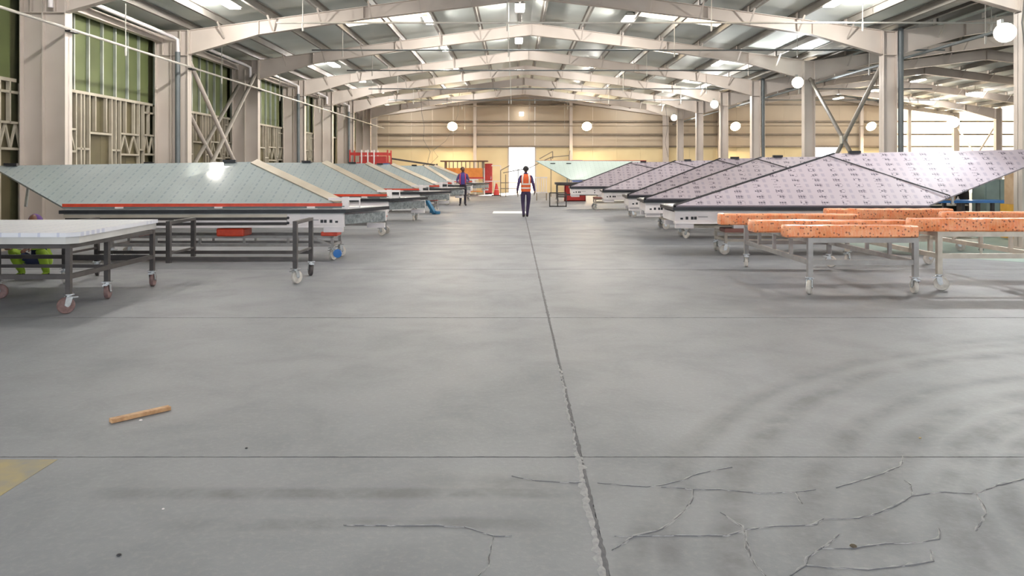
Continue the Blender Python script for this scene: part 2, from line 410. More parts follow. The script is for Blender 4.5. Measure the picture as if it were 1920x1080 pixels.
for ridge in (RIDGE1, RIDGE2):
    for sgn in (-1, 1):
        for po in POFF:
            x = ridge + sgn * po; zt = roof_z(x, ridge) - 0.005; h = 0.2; t = 0.012
            m = MB().box(x - t / 2, x + t / 2, YF[2], 55, zt - h, zt)
            m.box(x, x + sgn * 0.07, YF[2], 55, zt - h, zt - h + t); m.box(x - sgn * 0.07, x, YF[2], 55, zt - t - .012, zt - .012)
            m.build('purlin', M_PURLIN, ceiling)
BX('eave_beam', M_STEEL, ceiling, -10.28, -10.1, YF[2], 55, 5.3, 5.5)
BX('valley_gutter', M_GALV, ceiling, 10.5, 11.0, YF[2], 55, 5.72, 5.8)
BX('valley_gutter', M_GALV, ceiling, 31.15, 31.65, YF[2], 55, 5.72, 5.8)

# ------------------------------------------------------------------ portal frames
def igirder(m, top, bot, y, fw=0.2, ft=0.016, wt=0.012):
    """I-girder in the XZ plane: matching polylines for upper and lower edge"""
    n = len(top)
    for i in range(n - 1):
        m.prism([(top[i][0], y - wt / 2, top[i][1]), (top[i + 1][0], y - wt / 2, top[i + 1][1]), (bot[i + 1][0], y - wt / 2, bot[i + 1][1]), (bot[i][0], y - wt / 2, bot[i][1])], (0, wt, 0))
        for e, s_ in ((top, -1), (bot, 1)):
            m.prism([(e[i][0], y - fw / 2, e[i][1]), (e[i + 1][0], y - fw / 2, e[i + 1][1]), (e[i + 1][0], y - fw / 2, e[i + 1][1] + s_ * ft), (e[i][0], y - fw / 2, e[i][1] + s_ * ft)], (0, fw, 0))
def rafter(parent, xe, ridge, y):
    sg = 1 if ridge > xe else -1
    zt = lambda x: ZR - abs(x - ridge) * SL
    xs = [xe, xe + sg * 2.0, xe + sg * 5.0, ridge]
    dp = [0.70, 0.40, 0.36, 0.44]
    top = [(x, zt(x)) for x in xs]; bot = [(x, zt(x) - d) for x, d in zip(xs, dp)]
    m = MB(); igirder(m, top, bot, y)
    for x, d in ((xe + sg * .012, .70), (xe + sg * 2.0, .40), (xe + sg * 5.0, .36), (ridge - sg * .012, .46)):   # stiffeners and end plates
        m.box(x - .01, x + .01, y - .1, y + .1, zt(x) - d, zt(x))
    o = m.build('rafter', M_STEEL, parent)
    for po in POFF[1:-1]:
        x = ridge - sg * po
        MB().bar((x + sg * .02, y - .1, zt(x) - .36), (x, y - .55, zt(x) + .03), .05, .012).build('fly_brace', M_STEEL, parent)
        BX('purlin_cleat', M_STEEL, parent, x - .03, x - .018, y - .08, y + .08, zt(x), zt(x) + .2)
    return o
for fi, y in enumerate(YF[2:-1]):
    fr = struct('portal_frame', (0, y, 0))
    # deep built-up column by the side wall: web, three flanges, knee plates
    m = MB().box(XO, XI, y - .006, y + .006, 0, 5.66)
    m.box(XI - .016, XI, y - .13, y + .13, 0, 5.66); m.box(XO, XO + .016, y - .13, y + .13, 0, 5.45)
    m.box(-9.86, -9.84, y - .10, y + .01, 0, 5.3)
    for z in (4.93, 5.64): m.box(XO, XI, y - .11, y + .11, z - .008, z + .008)
    m.box(XO - .02, XI + .06, y - .17, y + .17, 0, .025)
    for xs in (-10.1, -9.6): m.box(xs - .006, xs + .006, y - .1, y, 4.94, 5.63)
    m.build('column', M_STEEL, fr)
    for (x0, x1) in ((XM0, XM1), (XR0, XR1)):
        c = (x0 + x1) / 2
        m = MB().box(x0, x1, y - .006, y + .006, 0, 5.62)
        m.box(x0, x0 + .018, y - .14, y + .14, 0, 5.62); m.box(x1 - .018, x1, y - .14, y + .14, 0, 5.62)
        m.box(x0, x1, y - .12, y + .12, 4.93, 4.946); m.box(x0, x1, y - .12, y + .12, 5.604, 5.62); m.box(x0 - .06, x1 + .06, y - .2, y + .2, 0, .025)
        m.build('column', M_STEEL, fr)
    rafter(fr, XI, RIDGE1, y); rafter(fr, XM0, RIDGE1, y); rafter(fr, XM1, RIDGE2, y); rafter(fr, XR0, RIDGE2, y)

# ------------------------------------------------------------------ side wall: panels, studs, framing
wall_left = struct('wall_left')
M_OLIVE = mat('olive_wall_sheet', '#6b7549', 0.6, 0, '#58603d', 0.7, rnd=0.25)
M_OLIVE2 = mat('brown_olive_board', '#746b4e', 0.7, 0, '#635a43', 0.9, rnd=0.45)
M_STUD = mat('galvanised_stud', '#c3c8c2', 0.35, 0.3, '#a7ada6', 2)
M_FRAME = mat('cream_stud_frame', '#c0b8a8', 0.5, 0.1, '#aba291', 2)
BX('outer_sheet', mat('outer_sheet', '#77775a', 0.7), wall_left, -10.72, -10.66, YF[2], 55, 0, 5.75)
wlx = -10.33
def wall_pt(x, y):                       # from the framing seen in the first full bay
    px, py = x / 3.375, y / 3.375
    d = F * -wlx / (CX - px)
    return d, CZ + (HY - py) * d / F
VERT = [(433, 0, 3.5), (490, 0, 3.5), (520, 0, 3.5), (541, 0, 3.5), (575, 0, 3.5), (612, 2.6, 3.5), (681, 2.6, 3.5), (715, 0, 3.5), (741, 0, 3.5), (770, 0, 3.5),
        (803, 2.6, 3.5), (858, 2.6, 3.5), (888, 0, 3.5), (917, 0, 3.5), (950, 2.6, 3.5), (990, 0, 3.5), (455, 2.6, 3.5)]
HORI = [(433, 490, 2.6), (433, 490, 2.08), (490, 575, 2.15), (575, 715, 2.55), (715, 770, 2.15), (770, 888, 2.6), (770, 888, 2.05), (888, 917, 2.2), (917, 990, 3.25), (917, 990, 2.62), (917, 990, 2.08)]
DIAG = [(433, 2.08, 458, 2.58), (458, 2.58, 488, 2.08), (772, 2.07, 800, 2.58), (800, 2.58, 829, 2.07), (829, 2.07, 857, 2.58), (857, 2.58, 886, 2.07),
        (919, 2.08, 938, 2.6), (938, 2.6, 955, 2.08), (955, 2.08, 972, 2.6), (972, 2.6, 989, 2.08)]
def dx_(x): return wall_pt(x, 700)[0]
for b in range(3, len(YF) - 1):
    y0, y1 = YF[b], YF[b + 1]; k = (y1 - y0) / 6.0
    tr = lambda d: y0 + (d - 16.1) * k
    ya, yb = y0 + .16, y1 - .16
    # upper: translucent-looking green sheets between galvanised studs
    n = 9; st = (yb - ya) / n
    for i in range(n):
        BX('wall_sheet', M_OLIVE, wall_left, -10.50, -10.47, ya + i * st + .004, ya + (i + 1) * st - .004, 3.5, 5.6)
        BX('wall_board', M_OLIVE2, wall_left, -10.50, -10.47, ya + i * st + .004, ya + (i + 1) * st - .004, 0, 3.49)
        BX('upper_stud', M_STUD, wall_left, -10.47, -10.40, ya + i * st - .022, ya + i * st + .022, 3.52, 5.5)
    BX('header_rail', M_FRAME, wall_left, -10.44, -10.34, ya, yb, 3.46, 3.53)
    BX('bottom_rail', M_FRAME, wall_left, -10.44, -10.34, ya, yb, 0, .06)
    if b > 7: continue
    for x, z0, z1 in VERT: BX('stud', M_FRAME, wall_left, -10.43, -10.35, tr(dx_(x)) - .022, tr(dx_(x)) + .022, z0, 3.46)
    for x0, x1, z in HORI: BX('stud_rail', M_FRAME, wall_left, -10.43, -10.35, tr(dx_(x0)), tr(dx_(x1)), z - .025, z + .025)
    for x0, z0, x1, z1 in DIAG: MB().bar((-10.39, tr(dx_(x0)), z0), (-10.39, tr(dx_(x1)), z1), .04, .04, (1, 0, 0)).build('stud_diagonal', M_FRAME, wall_left)
    for q in (16.5, 16.9, 17.4): BX('stud', M_FRAME, wall_left, -10.43, -10.35, tr(q) - .022, tr(q) + .022, 0, 3.46)

# ------------------------------------------------------------------ end wall
wall_end = struct('wall_end')
M_CLAD = mat('cream_cladding', '#cfbfa9', 0.55, 0, '#c4b39c', 0.4, rnd=0.06)
M_BLOCK = mat('cream_painted_blockwork', '#efdcb0', 0.7, 0, '#e6d1a3', 0.6, rnd=0.06)
M_POLY = mat('translucent_cladding', '#f3f1ec', 0.5, 0, '#ece9e2', 0.5, trans=0.7)
M_GIRT = mat('girt_brown_grey', '#8d7f6e', 0.5, 0.1, '#7c6f60', 2)
DOORS = [(-0.42, 1.45, 3.28), (21.0, 23.3, 3.28)]
xs_ = [-10.6, -9.0, -7.4, -5.9, -4.4, -2.83, -0.42, 1.45, 4.01, 5.6, 7.3, 9.0, 10.75, 12.5, 14.2, 15.9, 17.6, 19.3, 21.0, 23.3, 24.7, 26.6, 28.5, 30.2, 31.4, 33.2, 35, 37, 39, 42]
zs_ = [3.3, 4.17, 5.09, 6.3, 7.3]
for x0, x1 in zip(xs_[:-1], xs_[1:]):
    poly = x0 >= 26.5
    if not any(abs(x0 - d[0]) < .01 for d in DOORS):
        BX('wall_block_panel', M_POLY if poly else M_BLOCK, wall_end, x0 + .004, x1 - .004, 55.0, 55.2, 0, 3.295)
    for z0, z1 in zip(zs_[:-1], zs_[1:]):
        BX('cladding_panel', M_POLY if poly else M_CLAD, wall_end, x0 + .003, x1 - .003, 55.05, 55.09, z0 + .003, z1 - .003)
for z in (3.3, 4.17, 5.09, 6.3):
    BX('girt', M_GIRT, wall_end, -10.4, 42, 54.86, 55.045, z - .05, z + .06)
for x in (-2.83, 4.01, 14.6, 17.7, 24.7, 28.1, 34.5):
    BX('wind_post', M_STEEL, wall_end, x - .11, x + .11, 54.6, 54.84, 0, 6.6)
for x in (-10.0, 10.75, 31.4):
    MB().box(x - .2, x + .2, 54.55, 54.84, 0, 5.7).build('corner_post', M_STEEL, wall_end)
for xe, rg in ((-10.4, RIDGE1), (10.75, RIDGE1), (10.75, RIDGE2), (31.4, RIDGE2)):
    MB().bar((xe, 54.7, ZR - abs(xe - rg) * SL), (rg, 54.7, ZR), .18, .3).build('gable_rafter', M_STEEL, wall_end)
for i, (x0, x1, zt) in enumerate(DOORS):
    dr = struct('door_%d' % (i + 1), ((x0 + x1) / 2, 55, 0))
    BX('door_jamb', M_STEEL, dr, x0 - .08, x0 + .02, 54.95, 55.25, 0, zt); BX('door_jamb', M_STEEL, dr, x1 - .02, x1 + .08, 54.95, 55.25, 0, zt)
    BX('door_head', M_STEEL, dr, x0 - .08, x1 + .08, 54.95, 55.25, zt - .03, zt + .07)
wall_right = BX('wall_right', M_CLAD, None, XE, XE + .2, -8, 55.2, 0, 7.4); wall_right['kind'] = 'structure'

# ------------------------------------------------------------------ bracing, pipes, lamps
def tube_thing(name, label, cat, pts, r, m, group=None):
    return tag(MB().tube(pts, r, 8).build(name, m, None, smooth=True), label, cat, group)
b0, b1 = 22.1, 28.1
for xx, who, z_top in ((-9.45, 'inner', 4.85), (-10.05, 'outer', 4.45)):
    br = thing('cross_brace', '%s pair of crossed tube braces in second full bay of the green wall' % who, 'brace', (xx, (b0 + b1) / 2, 0))
    MB().tube([(xx, b0 + .14, z_top), (xx, b1 - .14, .25)], .065, 10).build('brace_tube', M_STEEL, br, smooth=True)
    MB().tube([(xx - .0, b1 - .14, z_top + .25), (xx, b0 + .14, .45)], .065, 10).build('brace_tube', mat('grey_brace', '#a39c92', 0.5), br, smooth=True)
br = thing('cross_brace', 'crossed tube brace between two valley columns above the lilac panels', 'brace', (10.75, 25.1, 0))
MB().tube([(10.75, b0 + .15, 4.9), (10.75, b1 - .15, .3)], .065, 10).build('brace_tube', mat('grey_brace', '#a39c92', 0.5), br, smooth=True)
MB().tube([(10.75, b1 - .15, 4.95), (10.75, b0 + .15, .3)], .065, 10).build('brace_tube', mat('dark_brace', '#7d756c', 0.5), br, smooth=True)
BX('gusset_plate', M_GALV, br, 10.66, 10.84, 25.0, 25.2, 2.5, 2.75)
br = thing('cross_brace', 'pale crossed brace between far columns before the white wall', 'brace', (31.4, 52.4, 0))
MB().tube([(31.4, 50.1, 4.6), (31.4, 54.4, .5)], .06, 8).build('brace_tube', M_STEEL, br, smooth=True)
MB().tube([(31.4, 54.4, 4.6), (31.4, 50.1, .5)], .06, 8).build('brace_tube', M_STEEL, br, smooth=True)

def pipe_thing(label, pts, r, m, hang):
    t = thing('sprinkler_pipe', label, 'pipe', pts[0], 'sprinkler pipes under the roof')
    MB().tube(pts, r, 8).build('pipe_run', m, t, smooth=True)
    for (x, y, z0, z1) in hang:
        MB().cyl((x, y, z0), (x, y, z1), .012, 6).build('hanger_rod', M_PIPE, t)
        MB().cyl((x, y, z0 - .22), (x, y, z0 - .02), .02, 6, .03).build('drop_nozzle', M_PIPE, t)
    return t
_lp = pipe_thing('long pale pipe along the columns of the green wall', [(-9.27, 4, 4.58), (-9.27, 54.5, 4.58)], .03, M_PIPE, [(-9.27, y + 2.2, 4.58, 5.6) for y in FY[:-1]])
for y in FY[:-1]: BX('pipe_bracket', M_BLACK, _lp, -9.335, -9.22, y - .16, y + .16, 4.52, 4.55)
pipe_thing('long grey pipe beside the valley columns', [(11.22, 4, 4.86), (11.22, 54.5, 4.86)], .04, M_DPIPE, [(11.22, y + 2.2, 4.86, 5.7) for y in FY[:-1]])
for i, (yy, zz, xa, xb) in enumerate([(20.3, 5.53, -6.3, 14.5), (25.0, 5.54, -6.6, 14), (30.2, 5.55, -6.6, 15), (36.8, 5.52, -7, 20), (42.5, 5.5, -7, 24), (50.8, 5.85, -4.5, 4), (53.9, 4.72, -9.3, 26)]):
    od = ['nearest', 'second', 'third', 'fourth', 'fifth', 'short high', 'lowest and farthest'][i]
    pipe_thing('%s cross pipe hung level under the roof' % od, [(xa, yy, zz), (xb, yy, zz)], .026 if i < 5 else .03, M_PIPE if i in (0,) else M_DPIPE if i < 5 else M_GIRT,
               [(x, yy, zz, min(ZR - abs(x - (RIDGE1 if x < 10.75 else RIDGE2)) * SL + .2, 7.1)) for x in ((-5.6, -.2, 5.2, 9.2, 12.6) if i < 5 else (-3.5, 1, 3.5))])
for b in range(3, 9):
    y0, y1 = YF[b], YF[b + 1]
    t = thing('eave_pipe', '%s white rainwater pipe under the eave of the green wall' % ['first', 'second', 'third', 'fourth', 'fifth', 'sixth'][b - 3], 'pipe', (-9.72, y0, 5.4), 'eave rainwater pipes')
    MB().tube([(-9.72, y0 + .2, 5.50), (-9.72, y1 - .35, 5.42), (-9.60, y1 - .22, 5.36), (-9.60, y1 - .22, 5.0)], .055, 10).build('pipe_run', M_WHITE, t, smooth=True)
    if b in (4, 6, 8): MB().cyl((-9.60, y1 - .22, 5.0), (-9.60, y1 - .22, .1), .07, 12).build('downpipe', M_DPIPE, t, smooth=True)
for i, (yy, od) in enumerate([(22.1, 'nearer'), (34.3, 'farther')]):
    tag(MB().cyl((11.06, yy - .1, 0), (11.06, yy - .1, 5.7), .075, 12).build('downpipe', M_DPIPE, None, smooth=True), '%s dark grey downpipe standing against a valley column' % od, 'pipe', 'valley downpipes')

M_LENS = emit('lamp_diffuser', '#fff7ec', 14.0)
M_LENSF = emit('flood_lens', '#fff3df', 30.0)
M_LENSW = emit('flood_lens_warm', '#ffd9a0', 22.0)
M_HOUS = mat('lamp_housing', '#d6d6d2', 0.4, 0.2)
rows = [('row nearest the green wall', -7.4, 5.95, [12.6, 16.9, 19.8, 31.4, 36.9, 42.1, 52.6]),  # second lamp is unseen, added for the streak mirrored in the nearest panel
        ('row between green wall and ridge', -2.85, 6.62, [13.1, 25.5, 31.4, 37.1, 47.3]),
        ('ridge row', 0.17, 6.95, [13.1, 25.1, 31.5]),
        ('row just past the ridge', 3.75, 6.65, [13.1, 25.5, 36.8, 42.0, 47.2]),
        ('row nearest the valley columns', 8.35, 6.02, [13.1, 19.9, 31.5, 37.0, 42.2, 52.5]),
        ('row in the far hall', 21.7, 6.45, [19, 25, 41.3, 46.3, 51.5]), ('outer row in the far hall', 26.5, 6.1, [25, 44.6, 48.2])]
ORD = ['first', 'second', 'third', 'fourth', 'fifth', 'sixth', 'seventh']
for rn, x, z, ys in rows:
    for i, yy in enumerate(ys):
        t = thing('ceiling_lamp', '%s lit lamp counted from the camera end, %s' % (ORD[i], rn), 'lamp', (x, yy, z), 'roof lamps')
        MB().prism([(x - .17, yy - .6, z), (x + .17, yy - .6, z), (x + .09, yy - .6, z + .09), (x - .09, yy - .6, z + .09)], (0, 1.2, 0)).build('housing', M_HOUS, t)
        MB().lathe([(.02, -.06), (.1, -.055), (.15, -.02), (.15, 0)], (x, yy, z), 'z', 8)
        BX('diffuser', M_LENS, t, x - .14, x + .14, yy - .56, yy + .56, z - .05, z)
        rg = RIDGE1 if x < 10.75 else RIDGE2
        for q in (-.4, .4): MB().cyl((x, yy + q, z + .09), (x, yy + q, roof_z(x, rg) + .01), .01, 5).build('suspension_rod', M_GALV, t)
        ld = bpy.data.lights.new('lamp_light', 'POINT'); ld.shadow_soft_size = .05; ld.energy = 215 if yy < 50 else 120; ld.color = (1, .97, .92)
        lo = bpy.data.objects.new('lamp_light', ld); COL.objects.link(lo); lo.parent = t; lo.location = (0, 0, -.11)
def flood(label, x, y, z, r, m, tgt, energy, col):
    t = thing('floodlight', label, 'floodlight', (x, y, z))
    d = (Vector(tgt) - Vector((x, y, z))).normalized(); q = d.to_track_quat('Z', 'Y').to_matrix()
    def orient(mb): mb.v = [q @ p + Vector((x, y, z)) for p in mb.v]; return mb
    orient(MB().lathe([(r * .5, -.22), (r * .8, -.12), (r * 1.05, 0), (r * 1.05, .03)], (0, 0, 0), 'z', 18)).build('housing', M_HOUS, t, smooth=True)
    orient(MB().lathe([(r * .97, .03), (r * .97, .04), (r * .6, .055)], (0, 0, 0), 'z', 18)).build('lens', m, t, smooth=True)
    MB().box(x - .03, x + .03, y - .02 + .1, y + .12 + .1, z - .05, z + .3).build('bracket', M_GALV, t)
    ld = bpy.data.lights.new('flood_light', 'SPOT'); ld.energy = energy; ld.spot_size = 3.1; ld.spot_blend = .3; ld.color = col; ld.shadow_soft_size = r
    lo = bpy.data.objects.new('flood_light', ld); COL.objects.link(lo); lo.parent = t; lo.location = d * .12
    lo.rotation_euler = d.to_track_quat('-Z', 'Y').to_euler()
flood('dazzling white floodlight on the nearest valley column', 10.15, 15.9, 4.48, .2, M_LENSF, (4, 6, 5.2), 700, (.95, .98, 1))
flood('white floodlight on valley column with the crossed brace', 10.25, 27.8, 4.8, .2, M_LENSF, (4, 16, 5.0), 400, (.95, .98, 1))
flood('white floodlight on the middle valley column', 10.2, 39.2, 4.98, .2, M_LENSF, (4, 28, 5.0), 400, (1, .98, .95))
flood('small white floodlight on the valley column nearest the end wall', 10.3, 49.6, 5.0, .2, M_LENSF, (4, 38, 5.6), 500, (1, .98, .95))
flood('large white floodlight by the far white wall', 31.0, 54.3, 5.0, .4, M_LENSF, (26, 40, 2), 400, (1, .98, .95))
for lb, x in (('warm floodlight high on the end wall above the orange rack', -4.4), ('warm floodlight high on the end wall past the bright doorway', 5.1),
              ('warm floodlight on the end wall between valley columns', 15.6), ('warm floodlight on the end wall of the far hall', 25.2)):
    flood(lb, x, 54.3, 4.72, .36, M_LENSW, (x, 48, .5), 1100, (1, .78, .5))
tag(BX('wall_lamp', M_LENS, None, .33, .63, 54.4, 54.5, 5.46, 5.72), 'small square lamp high on the end wall above the doorway', 'lamp')
# hanging cables
def cable(label, pts, r=.012): tag(MB().tube(pts, r, 5).build('hanging_cable', mat('cable_grey', '#6d6a66', .6), None, smooth=True), label, 'cable')
cable('tangled cable drop in front of the end wall by the red rack', [(-5.5, 45, 6.39), (-5.45, 45, 5.0), (-5.3, 45, 4.2), (-5.35, 45, 3.4), (-4.95, 45, 2.7), (-5.1, 45, 2.1), (-4.9, 45, 1.75)])
cable('slack cable looping below the warm floodlight above the rack', [(-3.6, 50, 6.64), (-3.7, 50, 5.2), (-4.1, 50, 4.2), (-4.5, 50, 3.5), (-5.3, 50, 2.9), (-5.0, 50, 2.5), (-5.5, 50, 2.0)])
cable('thin cable hanging by the valley column near the end wall', [(9.2, 47, 6.05), (9.35, 47, 4.2), (9.2, 47, 3.3), (9.4, 47, 2.4)])
cable('black cable looped on the nearest valley column', [(10.6, 15.93, 5.4), (10.52, 15.93, 4.7), (10.58, 15.93, 4.2), (10.8, 15.93, 4.05), (10.9, 15.93, 4.4)], .015)

# ------------------------------------------------------------------ casters and trolleys
def caster_parts(mw, key):
    m = MB()
    m.box(-.055, .055, -.045, .045, .215, .225)
    m.cyl((0, 0, .19), (0, 0, .216), .03, 10)
    for s_ in (-1, 1):
        m.prism([(s_ * .034, -.035, .195), (s_ * .034, .035, .195), (s_ * .034, .055, .1), (s_ * .034, .02, .075), (s_ * .034, -.01, .1)], (s_ * .005, 0, 0))
    m.box(-.039, .039, -.035, .035, .19, .197)
    m.cyl((-.045, .03, .095), (.045, .03, .095), .012, 8)
    m.box(-.03, .03, -.09, -.03, .178, .188)
    fork = m.build('caster', M_CHROME, None, smooth=True)
    wh = MB().lathe([(.02, -.03), (.055, -.026), (.07, -.022), (.088, -.024), (.095, -.014), (.095, .014), (.088, .024), (.07, .022), (.055, .026), (.02, .03)], (0, .03, .095), 'x', 20).build('wheel', mw, None, smooth=True)
    for o in (fork, wh): COL.objects.unlink(o)
    return fork, wh
CAST = {'pale': caster_parts(M_WHEEL, 0), 'dark': caster_parts(M_WHEELD, 1), 'red': caster_parts(M_WHEELR, 2)}
def add_caster(parent, x, y, kind, rz_=0.0, z=0.0):
    f, wh = CAST[kind]
    c = f.copy(); COL.objects.link(c); c.parent = parent
    off = Vector((0, 0, WL[f.name].z)); base = Vector((x, y, z))
    R = Matrix.Rotation(rz_, 3, 'Z')
    c.location = base + R @ WL[f.name] - wl(parent); c.rotation_euler = (0, 0, rz_)
    w_ = wh.copy(); COL.objects.link(w_); w_.parent = c; w_.location = WL[wh.name] - WL[f.name]
    return c
def trolley(label, x0, x1, y0, y1, h, m, kind='pale', low=.33, t=.05, mids=0, group=None, cat='trolley', smids=0, legs=None, name='trolley'):
    r = thing(name, label, cat, ((x0 + x1) / 2, (y0 + y1) / 2, 0), group)
    for x in (x0, x1):
        for y in (y0, y1):
            BX('leg', m, r, x - t / 2, x + t / 2, y - t / 2, y + t / 2, .225, h - t)
            add_caster(r, x, y, kind, random.uniform(-2.6, 2.6))
    for y in (y0, y1):
        BX('top_rail', m, r, x0 - t / 2, x1 + t / 2, y - t / 2, y + t / 2, h - t, h)
        BX('lower_rail', m, r, x0 + t / 2, x1 - t / 2, y - t * .4, y + t * .4, low - t / 2, low + t / 2)
        for i in range(mids):
            x = x0 + (x1 - x0) * (i + 1) / (mids + 1)
            BX('mid_post', m, r, x - t * .4, x + t * .4, y - t * .4, y + t * .4, low + t / 2, h - t)
    for x in (x0, x1):
        for i in range(smids):
            yq = y0 + (y1 - y0) * (i + 1) / (smids + 1)
            BX('side_post', m, r, x - t * .35, x + t * .35, yq - t * .35, yq + t * .35, low + t / 2, h - t)
        BX('side_rail', m, r, x - t * .4, x + t * .4, y0 + t / 2, y1 - t / 2, low - t / 2, low + t / 2)
        BX('top_side_rail', m, r, x - t * .4, x + t * .4, y0 + t / 2, y1 - t / 2, h - t, h - .004)
    return r

# ------------------------------------------------------------------ folded facade units on trolleys
def panel_slab(a, b, c, d, th):
    """a,b lower edge, c,d upper edge; UV in metres along the face"""
    a, b, c, d = map(Vector, (a, b, c, d)); n = (b - a).cross(d - a).normalized()
    if n.z < 0: n = -n
    m = MB(); m.add([a, b, c, d, a - n * th, b - n * th, c - n * th, d - n * th], [])
    u = (b - a).normalized(); v = (d - a) - u * (d - a).dot(u); v.normalize()
    for i, p in enumerate((a, b, c, d)):
        m.uv[i] = ((p - a).dot(u), (p - a).dot(v)); m.uv[i + 4] = m.uv[i]
    fs = [(0, 1, 2, 3), (7, 6, 5, 4), (0, 4, 5, 1), (1, 5, 6, 2), (2, 6, 7, 3), (3, 7, 4, 0)]
    if (b - a).cross(d - a).dot(n) < 0: fs = [f[::-1] for f in fs]
    m.f += [list(f) for f in fs]; m.mi += [0] * 6
    return m, n
def facade_unit(label, film, d0, xa, xb, skew, dt, zt, tip, side, strap=False, zt2=None, film_kind='r', zb=.97):
    """xa aisle end, xb outer end; the tilted face leans back from y=d0 to d0+dt"""
    s_ = 1 if xb > xa else -1
    r = thing('facade_unit', label, 'facade unit', ((xa + xb) / 2, d0 + .55, .525))
    dy = 1.2
    for xq in ((xa, xb - s_ * .8) if side == 'l' else (xa, xa + s_ * 1.1, xb - s_ * .8)):
        BX('sill_block', M_WHITE, r, xq + s_ * .02, xq + s_ * .36, d0 + .02, d0 + .14, .53, .62)
        BX('sill_block', M_WHITE, r, xq + s_ * .02 + tip, xq + s_ * .36 + tip, d0 + dy - .14, d0 + dy - .02, .53, .62)
    BX('lower_lip', M_WHITE, r, xa, xb, d0 - .03, d0 + .15, .62, .66)
    if side == 'r':
        pr = BX('front_profile', M_WHITE, r, xa, xb, d0, d0 + .12, .66, .855, bevel=.006)
    else:
        xm = xa + s_ * 1.0
        pr = BX('front_profile', M_WHITE, r, xa, xm, d0, d0 + .12, .66, .855, bevel=.006)
        BX('upper_board', M_BEIGE, r, xm, xb, d0, d0 + .12, .80, .855); BX('recessed_web', M_DKSTEEL, r, xm, xb, d0 + .05, d0 + .12, .66, .80)
        BX('white_rail', M_WHITE, r, xm, xb, d0 - .02, d0 + .05, .715, .75)
    for q in (0.10, 0.20, 0.30, .36):
        BX('printed_mark', M_BLACK, pr, xa + s_ * q, xa + s_ * (q + .05), d0 - .003, d0 + .001, .70, .735 + .02 * (q > .15))
    BX('printed_mark', M_DPIPE, pr, xa + s_ * .44, xa + s_ * .62, d0 - .003, d0 + .001, .745, .757)
    for z in (.70, .79):
        MB().cyl((xa + s_ * .98, d0 - .004, z), (xa + s_ * .98, d0 + .001, z), .025, 10).build('bolt_hole', M_BLACK, pr)
    BX('rear_profile', M_WHITE, r, xa + tip, xb, d0 + dy - .12, d0 + dy, .66, .855)
    ep = MB().prism([(xa + s_ * .005, d0 + .12, .66), (xa + s_ * .14, d0 + .12, .66), (xa + tip + s_ * .14, d0 + dy - .12, .66), (xa + tip + s_ * .005, d0 + dy - .12, .66)], (0, 0, .18)).build('wrapped_end_profile', M_FILMWRAP if side == 'l' else M_WHITE, r)
    e = .05
    plan = [(xa - s_ * e, d0 - .06), (xb + s_ * e, d0 - .06), (xb + s_ * e, d0 + dy + .05), (xa + tip - s_ * e, d0 + dy + .05)]
    MB().prism([(x, y, .875) for x, y in plan], (0, 0, .062)).build('gasket', M_BLACK, r)
    BX('grey_strip', M_GALV, r, xa, xb, d0 + .005, d0 + .14, .855, .875)
    plan2 = [(xa, d0 + .05), (xb, d0 + .05), (xb, d0 + dy), (xa + tip, d0 + dy)]
    MB().prism([(x, y, .937) for x, y in plan2], (0, 0, .012)).build('base_plate', M_LTGREY, r)
    for i in range(5):
        x = xa + (xb - xa) * (.07 + .2 * i)
        BX('spacer_block', M_BEIGE, r, x - .13, x + .13, d0 + .06, d0 + .11, .949, zb - .012)
    a = (xa - s_ * .02, d0 - .03, zb); b = (xb, d0 - .03, zb + (.0)); c = (xb + skew, d0 + dt, zt2 or zt); d = (xa + skew, d0 + dt, zt)
    m, n = panel_slab(a, b, c, d, .045)
    m.build('film_faced_panel', film, r)
    A, B, C, D = map(Vector, (a, b, c, d)); up = n * .004
    if side == 'r':
        MB().bar(A - Vector((s_ * .01, 0, 0)) - n * .03, D - Vector((s_ * .01, 0, 0)) - n * .03, .035, .085, n).build('edge_gasket', M_BLACK, r)
    else:
        MB().bar(A.lerp(D, .06) + Vector((.07, 0, 0)) + n * .0, D + Vector((.07, 0, 0)), .16, .05, n).build('edge_rail', M_BEIGE, r)
        MB().bar(A + n * .01 - Vector((s_ * -.04, 0, -.015)), B + n * .01 + Vector((0, 0, .015)), .02, .055, (0, 0, 1)).build('edge_tape', M_ORTAPE, r)
        for q in (.12, .45, .8): BX('paper_label', M_WHITE, r, A.x + (B.x - A.x) * q - .07, A.x + (B.x - A.x) * q + .07, d0 - .062, d0 - .045, zb - .035, zb - .005)
        tb = thing_part('clamp_bracket', r)
        bx = xa + .03
        MB().box(bx - .06, bx + .06, d0 - .02, d0 + .06, .95, 1.16).box(bx - .3, bx + .26, d0 - .01, d0 + .05, 1.10, 1.15).box(bx + .06, bx + .26, d0, d0 + .04, .96, .985).box(bx + .24, bx + .26, d0, d0 + .04, .96, 1.12).build('clamp_bracket', M_WHITE, r)
    for q in (0.08, .92):
        p = D.lerp(C, q) + n * .02
        BX('corner_clip', M_BLACK, r, p.x - .12, p.x + .12, p.y - .05, p.y + .02, p.z - .02, p.z + .03)
    if strap:
        p, q = D.lerp(A, .06) + up, B.lerp(C, .14) + up * 1
        pts = [p + n * .03 + (q - p) * (i / 8) for i in range(9)]
        MB().tube(pts, .012, 5).build('strap', M_BLACK, r, smooth=True)
    for q in (.15, .5, .85):
        p = D.lerp(C, q) - n * .05; f = Vector((p.x, min(p.y, d0 + dy - .1), .949))
        MB().bar(f, p, .04, .04).build('prop_strut', M_GALV, r)
    return r
def thing_part(*a): return None

